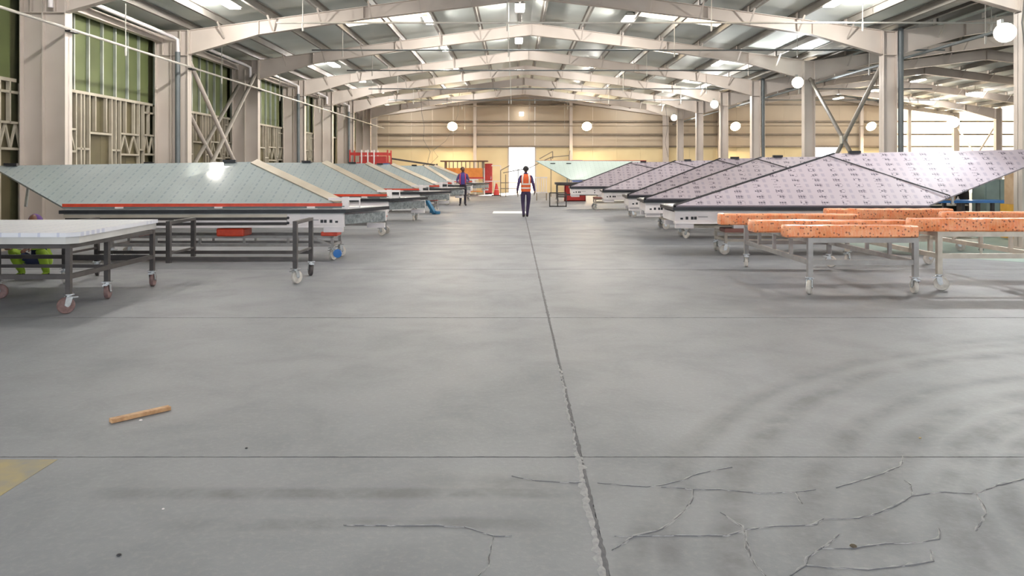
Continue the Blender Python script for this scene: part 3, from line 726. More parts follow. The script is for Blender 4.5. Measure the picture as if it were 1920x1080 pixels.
LU = [  # d0, xa, xb, skew, dt, ztop, zt2, tip
    (13.6, -3.08, -7.95, -2.0, 1.25, 1.80, 1.72, .62), (18.8, -3.1, -8.0, -1.95, 1.3, 1.84, 1.8, .78), (24.3, -3.0, -8.0, -2.0, 1.3, 1.86, 1.82, .85),
    (29.3, -2.85, -8.0, -2.1, 1.3, 1.86, 1.84, .85), (35.6, -2.9, -8.2, -1.5, 1.3, 1.84, 1.84, .8), (40.2, -2.2, -7.8, -2.2, 1.3, 1.86, 1.86, .8)]
lname = ['nearest', 'second', 'third', 'fourth', 'fifth', 'farthest']
for i, (d0, xa, xb, sk, dt, zt, zt2, tip) in enumerate(LU):
    fu_ = facade_unit('%s folded unit with glossy grey-green film on the green wall side' % lname[i], M_FILM_L, d0, xa, xb, sk, dt, zt, tip, 'l', zt2=zt2, zb=1.0)
    if i == 0: fu_.rotation_euler.z = .05
    t = trolley('grey steel wheeled trolley carrying the %s grey-green folded unit' % lname[i], xa - .25, xb + .6, d0 + .42, d0 + 1.05, .45, M_GRSTEEL, 'pale', low=.27, mids=4)
    if i == 0:
        for yy in (d0 + .42,):
            MB().bar((xa - .25, yy - .03, .27), (xa - .65, yy - .03, .42), .04, .04).build('diagonal_brace', M_GRSTEEL, t)
        MB().lathe([(.03, -.03), (.075, -.028), (.08, 0), (.05, .01)], (xa - .13, d0 + .32, .13), 'y', 16).build('blue_hub_cap', M_BLUE, t, smooth=True)
    tag(BX('foam_wrapped_block', M_ORTAPE, None, xa - .42, xa - .12, d0 + .25, d0 + .6, .45, .528, bevel=.015), 'red-orange wrapped block under the aisle end of the %s grey-green unit' % lname[i], 'foam block')
    if i == 0:
        for xq, wh in ((-5.1, 'middle'), (-6.95, 'wall end')):
            tag(BX('foam_wrapped_block', M_ORTAPE, None, xq - .25, xq + .25, d0 + .15, d0 + .6, .45, .60, bevel=.03), 'red-orange wrapped block on rails under the %s of the nearest grey-green unit' % wh, 'foam block')
RU = [(14.6, 3.05, 7.85, 3.5, 1.1, 1.98, 2.08, .0), (18.1, 3.08, 7.9, 3.1, 1.1, 1.96, 2.0, .05), (20.9, 3.1, 8.0, 2.8, 1.1, 1.97, 2.0, .05),
      (26.3, 3.05, 8.2, 2.7, 1.1, 1.97, 2.0, .05), (31.5, 2.3, 8.0, 2.7, 1.1, 1.97, 2.0, .05)]
for i, (d0, xa, xb, sk, dt, zt, zt2, tip) in enumerate(RU):
    nm = ['nearest', 'second', 'third', 'fourth', 'farthest'][i]
    facade_unit('%s folded unit with lilac printed film behind the orange bars side' % nm, M_FILM_R, d0, xa, xb, sk, dt, zt, tip, 'r', strap=True, zt2=zt2)
    trolley('steel wheeled trolley carrying the %s lilac folded unit' % nm, xa + 1.05, xb + 1.2, d0 + .3, d0 + 1.05, .45, M_CRSTEEL, 'pale', low=.28, mids=3)
    tag(BX('foam_wrapped_block', mat('dull_red_wrap', '#9c6a60', .5), None, xa + .95, xa + 1.7, d0 + .02, d0 + .42, .45, .528, bevel=.015), 'dull red wrapped block beneath the %s lilac unit' % nm, 'foam block')
# pale mint panel farther down the aisle
r = thing('facade_unit', 'pale mint folded unit with thin red top edge facing down the aisle', 'facade unit', (4, 38.4, .6))
m, n = panel_slab((2.75, 37.6, 1.15), (6.6, 37.6, 1.2), (6.6, 38.5, 2.08), (1.05, 38.5, 2.10), .05); m.build('film_faced_panel', M_FILM_F, r)
BX('top_edge_strip', M_RED, r, 1.1, 6.6, 38.5, 38.54, 2.08, 2.115); BX('base_frame', M_DKSTEEL, r, 2.0, 6.6, 37.7, 38.6, .92, 1.02)
for x in (2.6, 4.6): BX('prop_post', M_GALV, r, x - .03, x + .03, 38.0, 38.06, 1.02, 1.3)
for x, y in ((1.9, 38.35), (2.7, 38.35)): MB().box(x - .12, x + .12, y - .02, y + .0, 1.94, 1.98).build('corner_clip', M_BLACK, r)
trolley('dark steel trolley under the pale mint folded unit', 2.1, 6.2, 37.8, 38.5, .92, M_DKSTEEL, 'pale', low=.4, mids=2)

# ------------------------------------------------------------------ front trolleys
trolley('grey wheeled trolley in front carrying orange-wrapped bars, nearest of the bar trolleys', 3.92, 5.32, 10.2, 13.0, .745, M_GRSTEEL, 'pale', low=.42, t=.065, mids=0, smids=3)
trolley('cream wheeled trolley carrying orange-wrapped bars beside the grey bar trolley', 5.80, 7.25, 10.5, 13.4, .80, M_CRSTEEL, 'pale', low=.47, t=.065, mids=0, smids=3)
def foam_bar(label, x0, x1, y0, y1, z0, z1, seed):
    rg = random.Random(seed); rings_ = []; n = max(8, int((x1 - x0) / .09))
    for i in range(n + 1):
        x = x0 + (0 if i == 0 else .014 if i == 1 else x1 - x0 - .014 if i == n - 1 else x1 - x0 if i == n else (x1 - x0) * i / n); e = .006 if 0 < i < n else .0
        ins = .012 if i in (0, n) else 0
        j = lambda: rg.uniform(-e, e)
        c = .018
        rings_.append([(x, y0 + ins + c + j() * .3, z0 + ins), (x, y1 - ins - c, z0 + ins), (x, y1 - ins, z0 + ins + c + j()), (x, y1 - ins + j() * .4, z1 - ins - c), (x, y1 - ins - c, z1 - ins + j() * .6), (x, y0 + ins + c, z1 - ins + j() * .6), (x, y0 + ins + j() * .6, z1 - ins - c), (x, y0 + ins + j() * .6, z0 + ins + c)])
    o = MB().rings(rings_).build('wrapped_bar', M_FOAM, None, smooth=True)
    tag(o, label, 'wrapped bar', 'orange foam wrapped bars')
foam_bar('front orange-wrapped bar resting over the grey trolley front legs', 3.60, 5.36, 10.17, 10.40, .747, .905, 1)
foam_bar('orange-wrapped bar right behind the front bar on the grey trolley', 3.44, 5.72, 11.0, 11.35, .747, .915, 2)
foam_bar('orange-wrapped bar at the back of the grey trolley reaching toward the aisle', 3.36, 5.6, 12.5, 12.75, .747, .925, 3)
foam_bar('topmost orange-wrapped bar lying at the back across both trolleys', 5.32, 7.45, 13.02, 13.26, .802, .985, 4)
foam_bar('orange-wrapped bar on the cream trolley reaching out of the picture', 5.48, 8.1, 10.52, 10.78, .802, .975, 5)
foam_bar('rear orange-wrapped bar on the cream trolley reaching out of the picture', 6.75, 9.0, 12.0, 12.25, .802, .985, 6)
foam_bar('low orange-wrapped bar between the two bar trolleys', 5.40, 5.74, 10.17, 10.42, .765, .915, 7) if False else None

# left: dark table trolley with white panels
trolley('dark steel wheeled table near the camera carrying white panels', -7.6, -5.12, 8.82, 10.85, .80, M_DKSTEEL, 'red', low=.42, t=.055)
t = bpy.data.objects
r = thing('trolley', 'spare dark wheeled leg frame standing inside the near dark table', 'trolley', (-5.9, 9.8, 0))
for x in (-6.6, -5.2):
    BX('leg', M_DKSTEEL, r, x - .0275, x + .0275, 9.77, 9.83, .225, .75); add_caster(r, x, 9.8, 'red', random.uniform(-2, 2))
BX('top_rail', M_DKSTEEL, r, -6.63, -5.17, 9.775, 9.825, .75, .795); BX('lower_rail', M_DKSTEEL, r, -6.57, -5.23, 9.78, 9.82, .40, .44)
def flat_panel(label, poly, z0, z1):
    r = thing('panel_stack', label, 'panel', (poly[0][0], poly[0][1], z0))
    MB().prism([(x, y, z0) for x, y in poly], (0, 0, (z1 - z0) * .62)).build('panel_core', M_LTGREY, r)
    zz = z0 + (z1 - z0) * .62; cx_ = sum(p[0] for p in poly) / len(poly); cy_ = sum(p[1] for p in poly) / len(poly)
    m = MB(); n = len(poly); m.prism([(x + (x - cx_) * .012, y + (y - cy_) * .012, zz) for x, y in poly], (0, 0, z1 - zz))
    for i, p in enumerate(m.v): m.uv[i] = (p.x, p.y)
    m.build('film_face', M_FILM_W, r)
flat_panel('white film-covered panel lying on the near dark table, pointed at one end', [(-8.6, 8.75), (-5.12, 8.75), (-5.02, 8.85), (-5.18, 11.1), (-8.6, 10.95)], .80, .93)
r = thing('trolley', 'narrow dark brown wheeled frame in front of the nearest grey-green unit', 'trolley', (-4.6, 11.5, 0))
for y in (11.1, 11.95):
    for x, zl in ((-3.17, .225), (-5.0, .30), (-6.5, .225)):
        BX('leg', M_DKSTEEL, r, x - .03, x + .03, y - .03, y + .03, zl, .86)
        if zl < .3: add_caster(r, x, y, 'pale' if y < 11.5 else 'dark', random.uniform(-.5, .5))
    BX('lower_rail', M_DKSTEEL, r, -6.47, -3.2, y - .02, y + .02, .34, .39)
for x in (-3.17, -5.0, -6.5):
    BX('top_side_rail', M_DKSTEEL, r, x - .03, x + .03, 11.07, 11.98, .86, .905); BX('side_rail', M_DKSTEEL, r, x - .018, x + .018, 11.13, 11.92, .42, .45)
# ------------------------------------------------------------------ small things on the floor
gx0, gy0 = ground(207, 793); gx1, gy1 = ground(318, 768)
o = MB(); o.bar((gx0, gy0, .014), (gx1, gy1, .014), .05, .026)
tag(o.build('wood_offcut', M_WOOD, None, bevel=.002), 'pale wooden offcut stick lying alone on the concrete floor', 'wood stick')
def pebble(label, px, py, r, m):
    x, y = ground(px, py); rg = random.Random(px)
    k = [(r * (.5 + .1 * rg.random()), 0), (r, r * .3), (r * .8, r * .6), (r * .3, r * .8)]
    tag(MB().lathe(k, (x, y, 0), 'z', 7).build('pebble', m, None), label, 'pebble', 'bits on the floor')
pebble('white chip beside the wooden offcut', 264, 789, .012, M_WHITE)
pebble('brown pebble among the floor cracks', 1600, 1026, .016, mat('brown_pebble', '#5b5142', .8))
pebble('small yellowish chip on the tyre marks', 1725, 822, .009, mat('tan_chip', '#c0a878', .8))
pebble('dark speck of debris in the tyre scuff corner', 223, 1042, .011, M_BLACK)
pebble('dark speck just above the floor joint', 462, 841, .009, M_BLACK)
pebble('white speck on the open floor', 306, 955, .007, M_WHITE)
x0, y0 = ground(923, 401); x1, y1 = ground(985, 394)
tag(BX('white_floor_patch', mat('white_floor_patch', '#ffffff', .4, 0, '#fbfaf6'), None, x0, x1, y0 + .3, y1 - .9, 0, .006), 'bright white patch lying flat on the floor beside the walking person', 'sheet')  # thin white slab put in for the bright streak on the floor

# ------------------------------------------------------------------ things at the back
r = thing('storage_rack', 'orange rack with dark roof and row of openings before the end wall', 'rack', (-3.1, 50.6, 0))
BX('roof_board', mat('dark_brown_board', '#6b4a38', .6), r, -4.85, -1.75, 50.0, 51.3, 2.16, 2.24)
for i in range(10): BX('post', M_GIRT, r, -4.55 + i * .27 - .03, -4.55 + i * .27 + .03, 50.2, 50.26, 1.75, 2.16)
BX('orange_panel', mat('orange_panel', '#e59040', .5, 0, '#d67f33'), r, -4.6, -2.05, 50.2, 50.3, 1.15, 1.75); BX('shelf', M_RED, r, -4.6, -2.0, 50.15, 51.1, 1.05, 1.15)
for x in (-4.55, -2.05):
    for y in (50.2, 51.1): BX('leg', M_GIRT, r, x - .04, x + .04, y - .04, y + .04, 0, 2.16)
for i in range(4): BX('shelf_board', mat('orange_panel', '#e59040', .5), r, -4.5, -2.05, 50.2, 51.05, .2 + .25 * i, .24 + .25 * i)
r = thing('cabinet', 'red upright cabinet standing beside the orange rack', 'cabinet', (-1.85, 51.6, 0))
BX('body', M_RED, r, -2.0, -1.5, 51.4, 51.9, .08, 2.05); BX('door', M_RED, r, -1.98, -1.52, 51.38, 51.4, .12, 2.0); BX('handle', M_CHROME, r, -1.6, -1.57, 51.35, 51.38, 1.0, 1.2); BX('plinth', M_BLACK, r, -1.97, -1.53, 51.45, 51.85, 0, .08)
r = thing('traffic_cone', 'red traffic cone on black base near the bright doorway', 'traffic cone', (-1.15, 48.6, 0))
BX('base', M_BLACK, r, -1.45, -.85, 48.35, 48.85, 0, .05); MB().lathe([(.19, .05), (.13, .4), (.05, .75), (.04, .77)], (-1.15, 48.6, 0), 'z', 16).build('cone', mat('cone_red', '#e0433c', .5), r, smooth=True)
MB().lathe([(.135, .38), (.1, .52)], (-1.15, 48.6, 0), 'z', 16).build('reflective_band', M_WHITE, r, smooth=True)
def frame_thing(name, label, cat, bars, m, loc):
    r = thing(name, label, cat, loc)
    for p, q in bars: MB().bar(p, q, .05, .05).build('bar', m, r)
    return r
yy = 46.5
frame_thing('platform_ladder', 'grey steel stepped platform frame in front of the bright doorway', 'platform', [((-.85, yy, 0), (-.85, yy, 1.6)), ((-.55, yy + .5, 0), (-.55, yy + .5, 1.35)), ((-.85, yy, 1.6), (-.3, yy, 1.9)), ((-.85, yy, .85), (.2, yy, .85)), ((-.85, yy, .5), (.2, yy, .5)), ((.2, yy, 0), (.2, yy, 1.7)),
             ((-.7, yy, 1.45), (.9, yy, 1.75)), ((.9, yy, 1.75), (2.2, yy, 2.4)), ((1.5, yy, 2.3), (2.3, yy, 2.75)), ((2.3, yy, 2.75), (2.3, yy, 2.3)), ((2.2, yy, 2.4), (3.3, yy, 2.5)), ((3.3, yy, 2.5), (3.3, yy, 0)), ((2.2, yy, 2.4), (2.2, yy, 0)), ((3.3, yy, 2.5), (3.35, yy, 2.8))], M_GIRT, (0, yy, 0))
frame_thing('wall_stand', 'white tubular stand by the traffic cone', 'stand', [((-1.95, 49.5, 0), (-1.95, 49.5, 1.75)), ((-1.95, 49.5, .9), (-.9, 49.5, .9)), ((-1.3, 49.5, .5), (-.9, 49.5, .5)), ((-.9, 49.5, 0), (-.9, 49.5, 1.9)), ((-1.5, 49.5, 1.9), (-.9, 49.5, 1.9)), ((-1.3, 49.5, 0), (-1.3, 49.5, .9))], M_WHITE, (-1.4, 49.5, 0))
yy = 34.0
frame_thing('table_frame', 'empty dark square-legged table frame in the aisle past the walking person', 'table frame', [((1.55, yy, 0), (1.55, yy, .62)), ((1.9, yy, 0), (1.9, yy, .62)), ((2.28, yy, 0), (2.28, yy, .62)), ((1.55, yy, .62), (2.28, yy, .62)), ((1.55, yy, .03), (2.28, yy, .03)), ((1.9, yy, .45), (2.28, yy, .45))], M_DKSTEEL, (1.9, yy, 0))
yy = 41.0
r = thing('stool_rack', 'white slatted stand beyond the empty table frame', 'stand', (1.4, yy, 0))
for i in range(5): BX('slat', M_WHITE, r, 1.15 + i * .13, 1.19 + i * .13, yy, yy + .04, .45, 1.2)
BX('rail', M_WHITE, r, 1.1, 1.75, yy, yy + .05, 1.2, 1.26); BX('rail', M_WHITE, r, 1.1, 1.75, yy, yy + .05, .4, .46)
for x in (1.15, 1.67): BX('leg', M_GIRT, r, x, x + .05, yy, yy + .05, 0, .4)
r = thing('red_crate', 'red crate on the floor under the pale mint panel', 'crate', (3.2, 40.2, 0))
MB().box(2.6, 3.7, 40, 40.04, 0, .9).box(2.6, 3.7, 40.5, 40.54, 0, .9).box(2.6, 2.64, 40, 40.54, 0, .9).box(3.66, 3.7, 40, 40.54, 0, .9).box(2.6, 3.7, 40, 40.54, 0, .04).build('crate_body', M_RED, r)
BX('rim', M_WHITE, r, 2.57, 3.73, 39.97, 40.0, .84, .9)
tag(BX('blue_box', mat('pale_blue_box', '#6f7fc0', .5), None, 2.95, 3.5, 39.2, 39.7, 2.15, 2.35) if False else BX('blue_box', mat('pale_blue_box', '#6f7fc0', .5), None, 3.95, 4.65, 52.6, 53.1, 0, 2.3), 'tall pale blue cabinet against the end wall past the doorway', 'cabinet')
# red rack by the green wall
r = thing('pallet_rack', 'red pallet rack with white ladder frames by the far green wall', 'rack', (-8.2, 43.5, 0))
for z in (1.9, 2.45): 
    for y in (42.9, 44.1): BX('beam', M_RED, r, -9.2, -7.1, y - .03, y + .03, z, z + .16)
for x in (-9.2, -8.55, -8.2, -7.85, -7.1):
    for y in (42.9, 44.1): BX('upright', M_WHITE if -9 < x < -7.5 else M_RED, r, x - .035, x + .035, y - .035, y + .035, 0, 2.75)
BX('shelf_load', M_RED, r, -8.7, -7.2, 43.0, 44.0, 2.06, 2.4)
tag(BX('blue_bin', mat('blue_bin', '#3a6ea5', .5), None, -7.5, -6.9, 42.0, 42.6, 0, 2.0), 'blue bin standing at the end of the red rack', 'bin')
tag(MB().bar((-7.3, 45.5, 2.3), (-4.6, 45.5, 1.9), .06, .1).bar((-7.3, 45.5, 0), (-7.3, 45.5, 2.3), .06, .06).bar((-4.6, 45.5, 0), (-4.6, 45.5, 2.0), .06, .06).build('barrier', M_DKSTEEL, None), 'dark sloping rail frame beyond the grey-green units', 'rail frame')
tag(MB().bar((-3.35, 28.7, .62), (-2.95, 28.35, .02), .12, .12).bar((-3.1, 28.55, .1), (-2.8, 28.3, .06), .16, .1).build('blue_clamp', mat('blue_steel', '#2f6f96', .4), None), 'blue steel clamp stand on the floor beside the fourth trolley', 'clamp')
# beyond the lilac panels: blue bench, cabinet, boxes
r = thing('workbench', 'blue-topped workbench beyond the lilac panels', 'bench', (12, 20.3, 0))
BX('top', M_BLUE, r, 10.7, 13.0, 20.0, 20.8, .78, .84)
for x in (10.8, 11.6, 12.1, 12.9): 
    for y in (20.06, 20.74): BX('leg', M_DKSTEEL, r, x - .04, x + .04, y - .04, y + .04, 0, .78)
BX('under_shelf', M_WHITE, r, 10.8, 12.9, 20.1, 20.7, .25, .29)
r = thing('cabinet', 'tall grey-green cabinet standing behind the blue workbench', 'cabinet', (13.3, 21.4, 0))
mgc = mat('grey_green_cabinet', '#7e8f8a', .5)
BX('body', mgc, r, 12.95, 13.75, 21.15, 21.75, .06, 1.38); BX('door', mgc, r, 12.98, 13.34, 21.13, 21.15, .1, 1.35); BX('door', mgc, r, 13.36, 13.72, 21.13, 21.15, .1, 1.35); BX('plinth', M_BLACK, r, 13, 13.7, 21.2, 21.7, 0, .06)
r = thing('shelf_unit', 'dark open shelf with white bottles beside the grey-green cabinet', 'shelf', (12.3, 22.0, 0))
for z in (.1, .62, 1.14): BX('shelf_board', M_CRSTEEL, r, 11.7, 12.9, 21.8, 22.3, z, z + .04)
for x in (11.7, 12.87): BX('side_panel', M_DKSTEEL, r, x, x + .03, 21.8, 22.3, 0, 1.18)
BX('back_panel', mat('dark_green_panel', '#34423c', .6), r, 11.7, 12.9, 22.3, 22.32, 0, 1.18)
for i in range(4):
    tag(MB().lathe([(.05, 0), (.05, .14), (.02, .18), (.02, .22)], (12.25 + .14 * i, 21.95, .66), 'z', 10).build('bottle', M_WHITE, None, smooth=True), '%s white plastic bottle on the dark shelf, counted away from the carton' % ORD[i], 'bottle', 'bottles on the dark shelf')
tag(BX('cardboard_box', M_CARD, None, 11.0, 11.6, 20.2, 20.6, .84, 1.12, bevel=.005), 'brown cardboard box on the blue workbench', 'box')
tag(BX('green_box', mat('lime_box', '#8fb06a', .6), None, 12.4, 12.8, 21.9, 22.2, 1.18, 1.42, bevel=.005), 'lime green box on top of the dark shelf', 'box')
r = thing('crate', 'yellow crate standing by the nearest valley column', 'crate', (12.0, 17.9, 0))
mY = mat('yellow_crate', '#d2a23a', .5, 0, '#b98a2a')
for i in range(4): BX('slat', mY, r, 11.55, 12.9, 17.58, 17.6, .05 + .2 * i, .22 + .2 * i)
BX('body', mY, r, 11.57, 12.88, 17.6, 18.3, .04, .84)
r = thing('cardboard_box', 'large tan cardboard carton stacked on the yellow crate', 'box', (12.1, 17.9, .84))
BX('carton', M_CARD, r, 11.6, 12.75, 17.62, 18.2, .84, 1.62, bevel=.006); BX('tape', M_YEL, r, 12.1, 12.25, 17.612, 17.62, .84, 1.62)
tag(MB().bar((13.05, 21.3, 1.39), (13.65, 21.5, 1.44), .3, .02).build('folded_cloth', M_WHITE, None), 'white sheet with printed edge lying on the grey-green cabinet', 'sheet')

# ------------------------------------------------------------------ people
M_SKIN = mat('dark_skin', '#6a4634', 0.5, 0, '#5c3b2b', 12)
M_HAIR = mat('black_hair', '#1f1a1a', 0.7)
M_PURP = mat('purple_navy_coverall', '#4d3c6e', 0.75, 0, '#40325c', 6)
M_PURPT = mat('dark_purple_trousers', '#47395c', 0.75, 0, '#3b304d', 6)
M_SHOE = mat('dark_shoe', '#3a2f33', 0.6)
M_VEST = mat('orange_hi_vis', '#f06b34', 0.6, 0, '#e35f2a', 8)
M_REFL = mat('silver_reflective', '#f4ece6', 0.35, 0, '#e6ddd6', 8)
M_NAVY = mat('navy_cloth', '#27304f', 0.8)
M_LIME = mat('lime_hi_vis', '#8fae30', 0.6)
def skin_mesh(joints, edges):
    """joints: name -> (pos, radius or (rx, ry)); returns an evaluated mesh"""
    names = list(joints); idx = {n: i for i, n in enumerate(names)}
    me = bpy.data.meshes.new('skeleton'); me.from_pydata([joints[n][0] for n in names], [(idx[a], idx[b]) for a, b in edges], [])
    o = bpy.data.objects.new('skeleton', me); COL.objects.link(o)
    md = o.modifiers.new('skin', 'SKIN'); md.use_smooth_shade = True; md.branch_smoothing = 0.3
    for n in names:
        r_ = joints[n][1]; sv = me.skin_vertices[0].data[idx[n]]
        sv.radius = r_ if isinstance(r_, tuple) else (r_, r_); sv.use_root = (n == names[0])
    o.modifiers.new('sub', 'SUBSURF').levels = 2
    o.modifiers['sub'].render_levels = 2
    dg = bpy.context.evaluated_depsgraph_get(); ev = o.evaluated_get(dg); out = bpy.data.meshes.new_from_object(ev)
    bpy.data.objects.remove(o); return out
def hand_joints(wr, dr, side, r0=.011):
    """five-finger hand chain from the wrist wr pointing along dr; side = sideways vector"""
    wr, dr, side = Vector(wr), Vector(dr).normalized(), Vector(side).normalized(); nb = dr.cross(side)
    wr = wr - dr * .03
    J = {'w0': (wr - dr * .04, .03), 'w': (wr, .028), 'p': (wr + dr * .05, (.03, .022)), 'p2': (wr + dr * .085, (.032, .018))}; E = [('w0', 'w'), ('w', 'p'), ('p', 'p2')]
    for i, (off, ln) in enumerate(((-.028, .075), (-.009, .085), (.01, .08), (.028, .062))):
        a = wr + dr * .09 + side * off
        J['f%da' % i] = (a, .011); J['f%db' % i] = (a + dr * ln * .5 + nb * .012, .0105); J['f%dc' % i] = (a + dr * ln * .9 + nb * .035, .009)
        E += [('p2', 'f%da' % i), ('f%da' % i, 'f%db' % i), ('f%db' % i, 'f%dc' % i)]
    a = wr + dr * .035 - side * .03
    J['ta'] = (a, .013); J['tb'] = (a + dr * .04 - side * .02 + nb * .015, .012); J['tc'] = (a + dr * .07 - side * .022 + nb * .03, .01)
    E += [('p', 'ta'), ('ta', 'tb'), ('tb', 'tc')]
    return J, E
def merge(meshes):
    V, Fc, tagm = [], [], []
    for me, t_ in meshes:
        o = len(V); V += [v.co.copy() for v in me.vertices]; 
        for p in me.polygons: Fc.append([o + i for i in p.vertices]); tagm.append(t_)
    return V, Fc, tagm
def head_mesh(c, fwd, yaw=0):
    """ellipsoid head with brow, nose, mouth, chin and ears; c = centre, fwd = facing (unit, XY)"""
    fx = Vector((fwd[0], fwd[1], 0)).normalized(); rt = fx.cross(Vector((0, 0, 1))); c = Vector(c)
    V, Fc = [], []; nu, nv = 20, 16
    for j in range(nv + 1):
        th = math.pi * j / nv
        for i in range(nu):
            ph = 2 * math.pi * i / nu; x, y, z = math.sin(th) * math.cos(ph), math.sin(th) * math.sin(ph), math.cos(th)
            sx, sy, sz = .098, .076, .118
            if z < -.2: sy *= 1 - .28 * (-.2 - z); sx *= 1 - .1 * (-.2 - z)
            f = x * sx; r_ = y * sy; h = z * sz
            if x > 0:
                g = math.exp(-((y * sy) / .014) ** 2)
                f += .022 * g * math.exp(-((h + .018) / .026) ** 2)                    # nose
                f += .006 * math.exp(-((h - .028) / .012) ** 2) * math.exp(-(y * sy / .05) ** 2)   # brow
                for s_ in (-1, 1): f -= .010 * math.exp(-((y * sy - s_ * .032) / .014) ** 2) * math.exp(-((h - .008) / .012) ** 2)  # eye sockets
                f += .006 * math.exp(-((h + .06) / .010) ** 2) * math.exp(-(y * sy / .022) ** 2)   # lips
                f += .008 * math.exp(-((h + .098) / .016) ** 2) * math.exp(-(y * sy / .024) ** 2)  # chin
            r_ += (1 if y > 0 else -1) * .014 * math.exp(-((abs(y) - 1) / .08) ** 2) * math.exp(-((h + .0) / .03) ** 2)           # ears
            V.append(c + fx * f + rt * r_ + Vector((0, 0, h)))
    for j in range(nv):
        for i in range(nu): Fc.append([j * nu + i, (j + 1) * nu + i, (j + 1) * nu + (i + 1) % nu, j * nu + (i + 1) % nu])
    me = bpy.data.meshes.new('head'); me.from_pydata(V, [], Fc); return me
def person(label, base, joints, edges, hands, head_c, fwd, mats, classify, vest=None, cap=None, extras=None):
    """one continuous body mesh; vest and cap are its children"""
    bx_ = Vector(base)
    J = {n: (Vector(p) + bx_, r_) for n, (p, r_) in joints.items()}
    parts = [(skin_mesh(J, edges), 0)]
    for wr, dr, sd_ in hands:
        HJ, HE = hand_joints(Vector(wr) + bx_, dr, sd_); parts.append((skin_mesh(HJ, HE), 1))
    parts.append((head_mesh(Vector(head_c) + bx_, fwd), 1))
    V, Fc, tg = merge(parts)
    me = bpy.data.meshes.new('person')
    me.from_pydata([v - bx_ for v in V], [], Fc)
    for m_ in mats: me.materials.append(m_)
    for p, t_ in zip(me.polygons, tg):
        p.use_smooth = True; p.material_index = classify(p.center, t_)
    o = bpy.data.objects.new('person', me); COL.objects.link(o); o.location = base; WL[o.name] = bx_
    tag(o, label, 'person')
    if cap:
        hc = Vector(head_c) + bx_; f = Vector((fwd[0], fwd[1], 0)).normalized()
        rg_ = []
        for k_ in range(7):
            th = math.pi * .5 * k_ / 6 * cap[1]; z = math.cos(th) * .124; rr = math.sin(th)
            rg_.append([hc - f * (.012 + .006 * k_) + Vector((math.cos(a) * .104 * max(rr, .05), math.sin(a) * .104 * max(rr, .05), z)) for a in [2 * math.pi * i / 16 for i in range(16)]])
        MB().rings(rg_).build(cap[2], cap[0], o, smooth=True)
    if vest:
        for nm, m_, rings_ in vest(bx_): MB().rings(rings_).build(nm, m_, o, smooth=True)
    return o
def ell(c, rx, ry, z, n=16, rot=0): return [Vector((c[0] + rx * math.cos(2 * math.pi * i / n + rot), c[1] + ry * math.sin(2 * math.pi * i / n + rot), z)) for i in range(n)]
# walker, seen from behind, mid stride
WJ = {'pel': ((0, 0, .95), (.15, .11)), 'ab': ((0, .0, 1.12), (.145, .10)), 'ch': ((0, .0, 1.30), (.185, .12)), 'sh': ((0, 0, 1.43), (.13, .085)), 'nk': ((0, .005, 1.51), .06), 'nk2': ((0, .015, 1.60), .052)}
WE = [('pel', 'ab'), ('ab', 'ch'), ('ch', 'sh'), ('sh', 'nk'), ('nk', 'nk2')]
for s_, nm, kn, an, toe in ((-1, 'l', (-.10, .06, .50), (-.075, -.02, .09), (-.08, .13, .04)), (1, 'r', (.085, .10, .50), (.045, .12, .09), (.05, .27, .04))):
    WJ.update({nm + 'h': ((s_ * .10, 0, .86), .098), nm + 'k': (kn, .068), nm + 'c': (((kn[0] + an[0]) / 2, (kn[1] + an[1]) / 2, .33), .062), nm + 'a': (an, .048), nm + 't': (toe, .042)})
    WE += [('pel', nm + 'h'), (nm + 'h', nm + 'k'), (nm + 'k', nm + 'c'), (nm + 'c', nm + 'a'), (nm + 'a', nm + 't')]
    WJ.update({nm + 's': ((s_ * .175, 0, 1.405), .074), nm + 'e': ((s_ * .255, -.03, 1.14), .054), nm + 'w': ((s_ * .30, .05, .90), .042)})
    WE += [('sh', nm + 's'), (nm + 's', nm + 'e'), (nm + 'e', nm + 'w')]
def cls_walk(c, t_):
    if t_ == 1: return 2
    if c.z > 1.55: return 2
    if c.z < .10: return 3
    return 1 if c.z < .97 and abs(c.x) < .24 else 0
def vest_walk(b):
    out = []
    prof = [(.165, .132, .90), (.172, .134, 1.0), (.17, .13, 1.12), (.195, .145, 1.28), (.2, .138, 1.38), (.165, .118, 1.45), (.11, .095, 1.50)]
    out.append(('vest', M_VEST, [ell(b, rx, ry, b.z + z) for rx, ry, z in prof]))
    for z in (.995, 1.13): out.append(('reflective_band', M_REFL, [ell(b, .178, .139, b.z + z), ell(b, .178, .139, b.z + z + .05)]))
    for s_ in (-1, 1):
        pts = [(s_ * .115, -.128, 1.17), (s_ * .12, -.143, 1.28), (s_ * .115, -.138, 1.38), (s_ * .10, -.105, 1.47), (s_ * .09, -.03, 1.525), (s_ * .1, .08, 1.47), (s_ * .12, .14, 1.3), (s_ * .115, .125, 1.17)]
        out.append(('shoulder_band', M_REFL, [[b + Vector((x - .024, y - .006, z)), b + Vector((x + .024, y - .006, z)), b + Vector((x + .024, y + .006, z + .002)), b + Vector((x - .024, y + .006, z + .002))] for x, y, z in pts]))
    return out
px_, py_ = (986 - CX) * 26.3 / F, 26.3
person('person in orange reflective vest and purple clothes walking away down the aisle', (px_, py_, 0), WJ, WE,
       [((-.30, .05, .90), (-.05, .2, -1), (0, 1, 0)), ((.30, .05, .90), (.05, .2, -1), (0, -1, 0))], (0, .03, 1.655), (0, 1),
       [M_PURP, M_PURPT, M_SKIN, M_SHOE], cls_walk, vest_walk, (M_HAIR, 1.15, 'hair'))
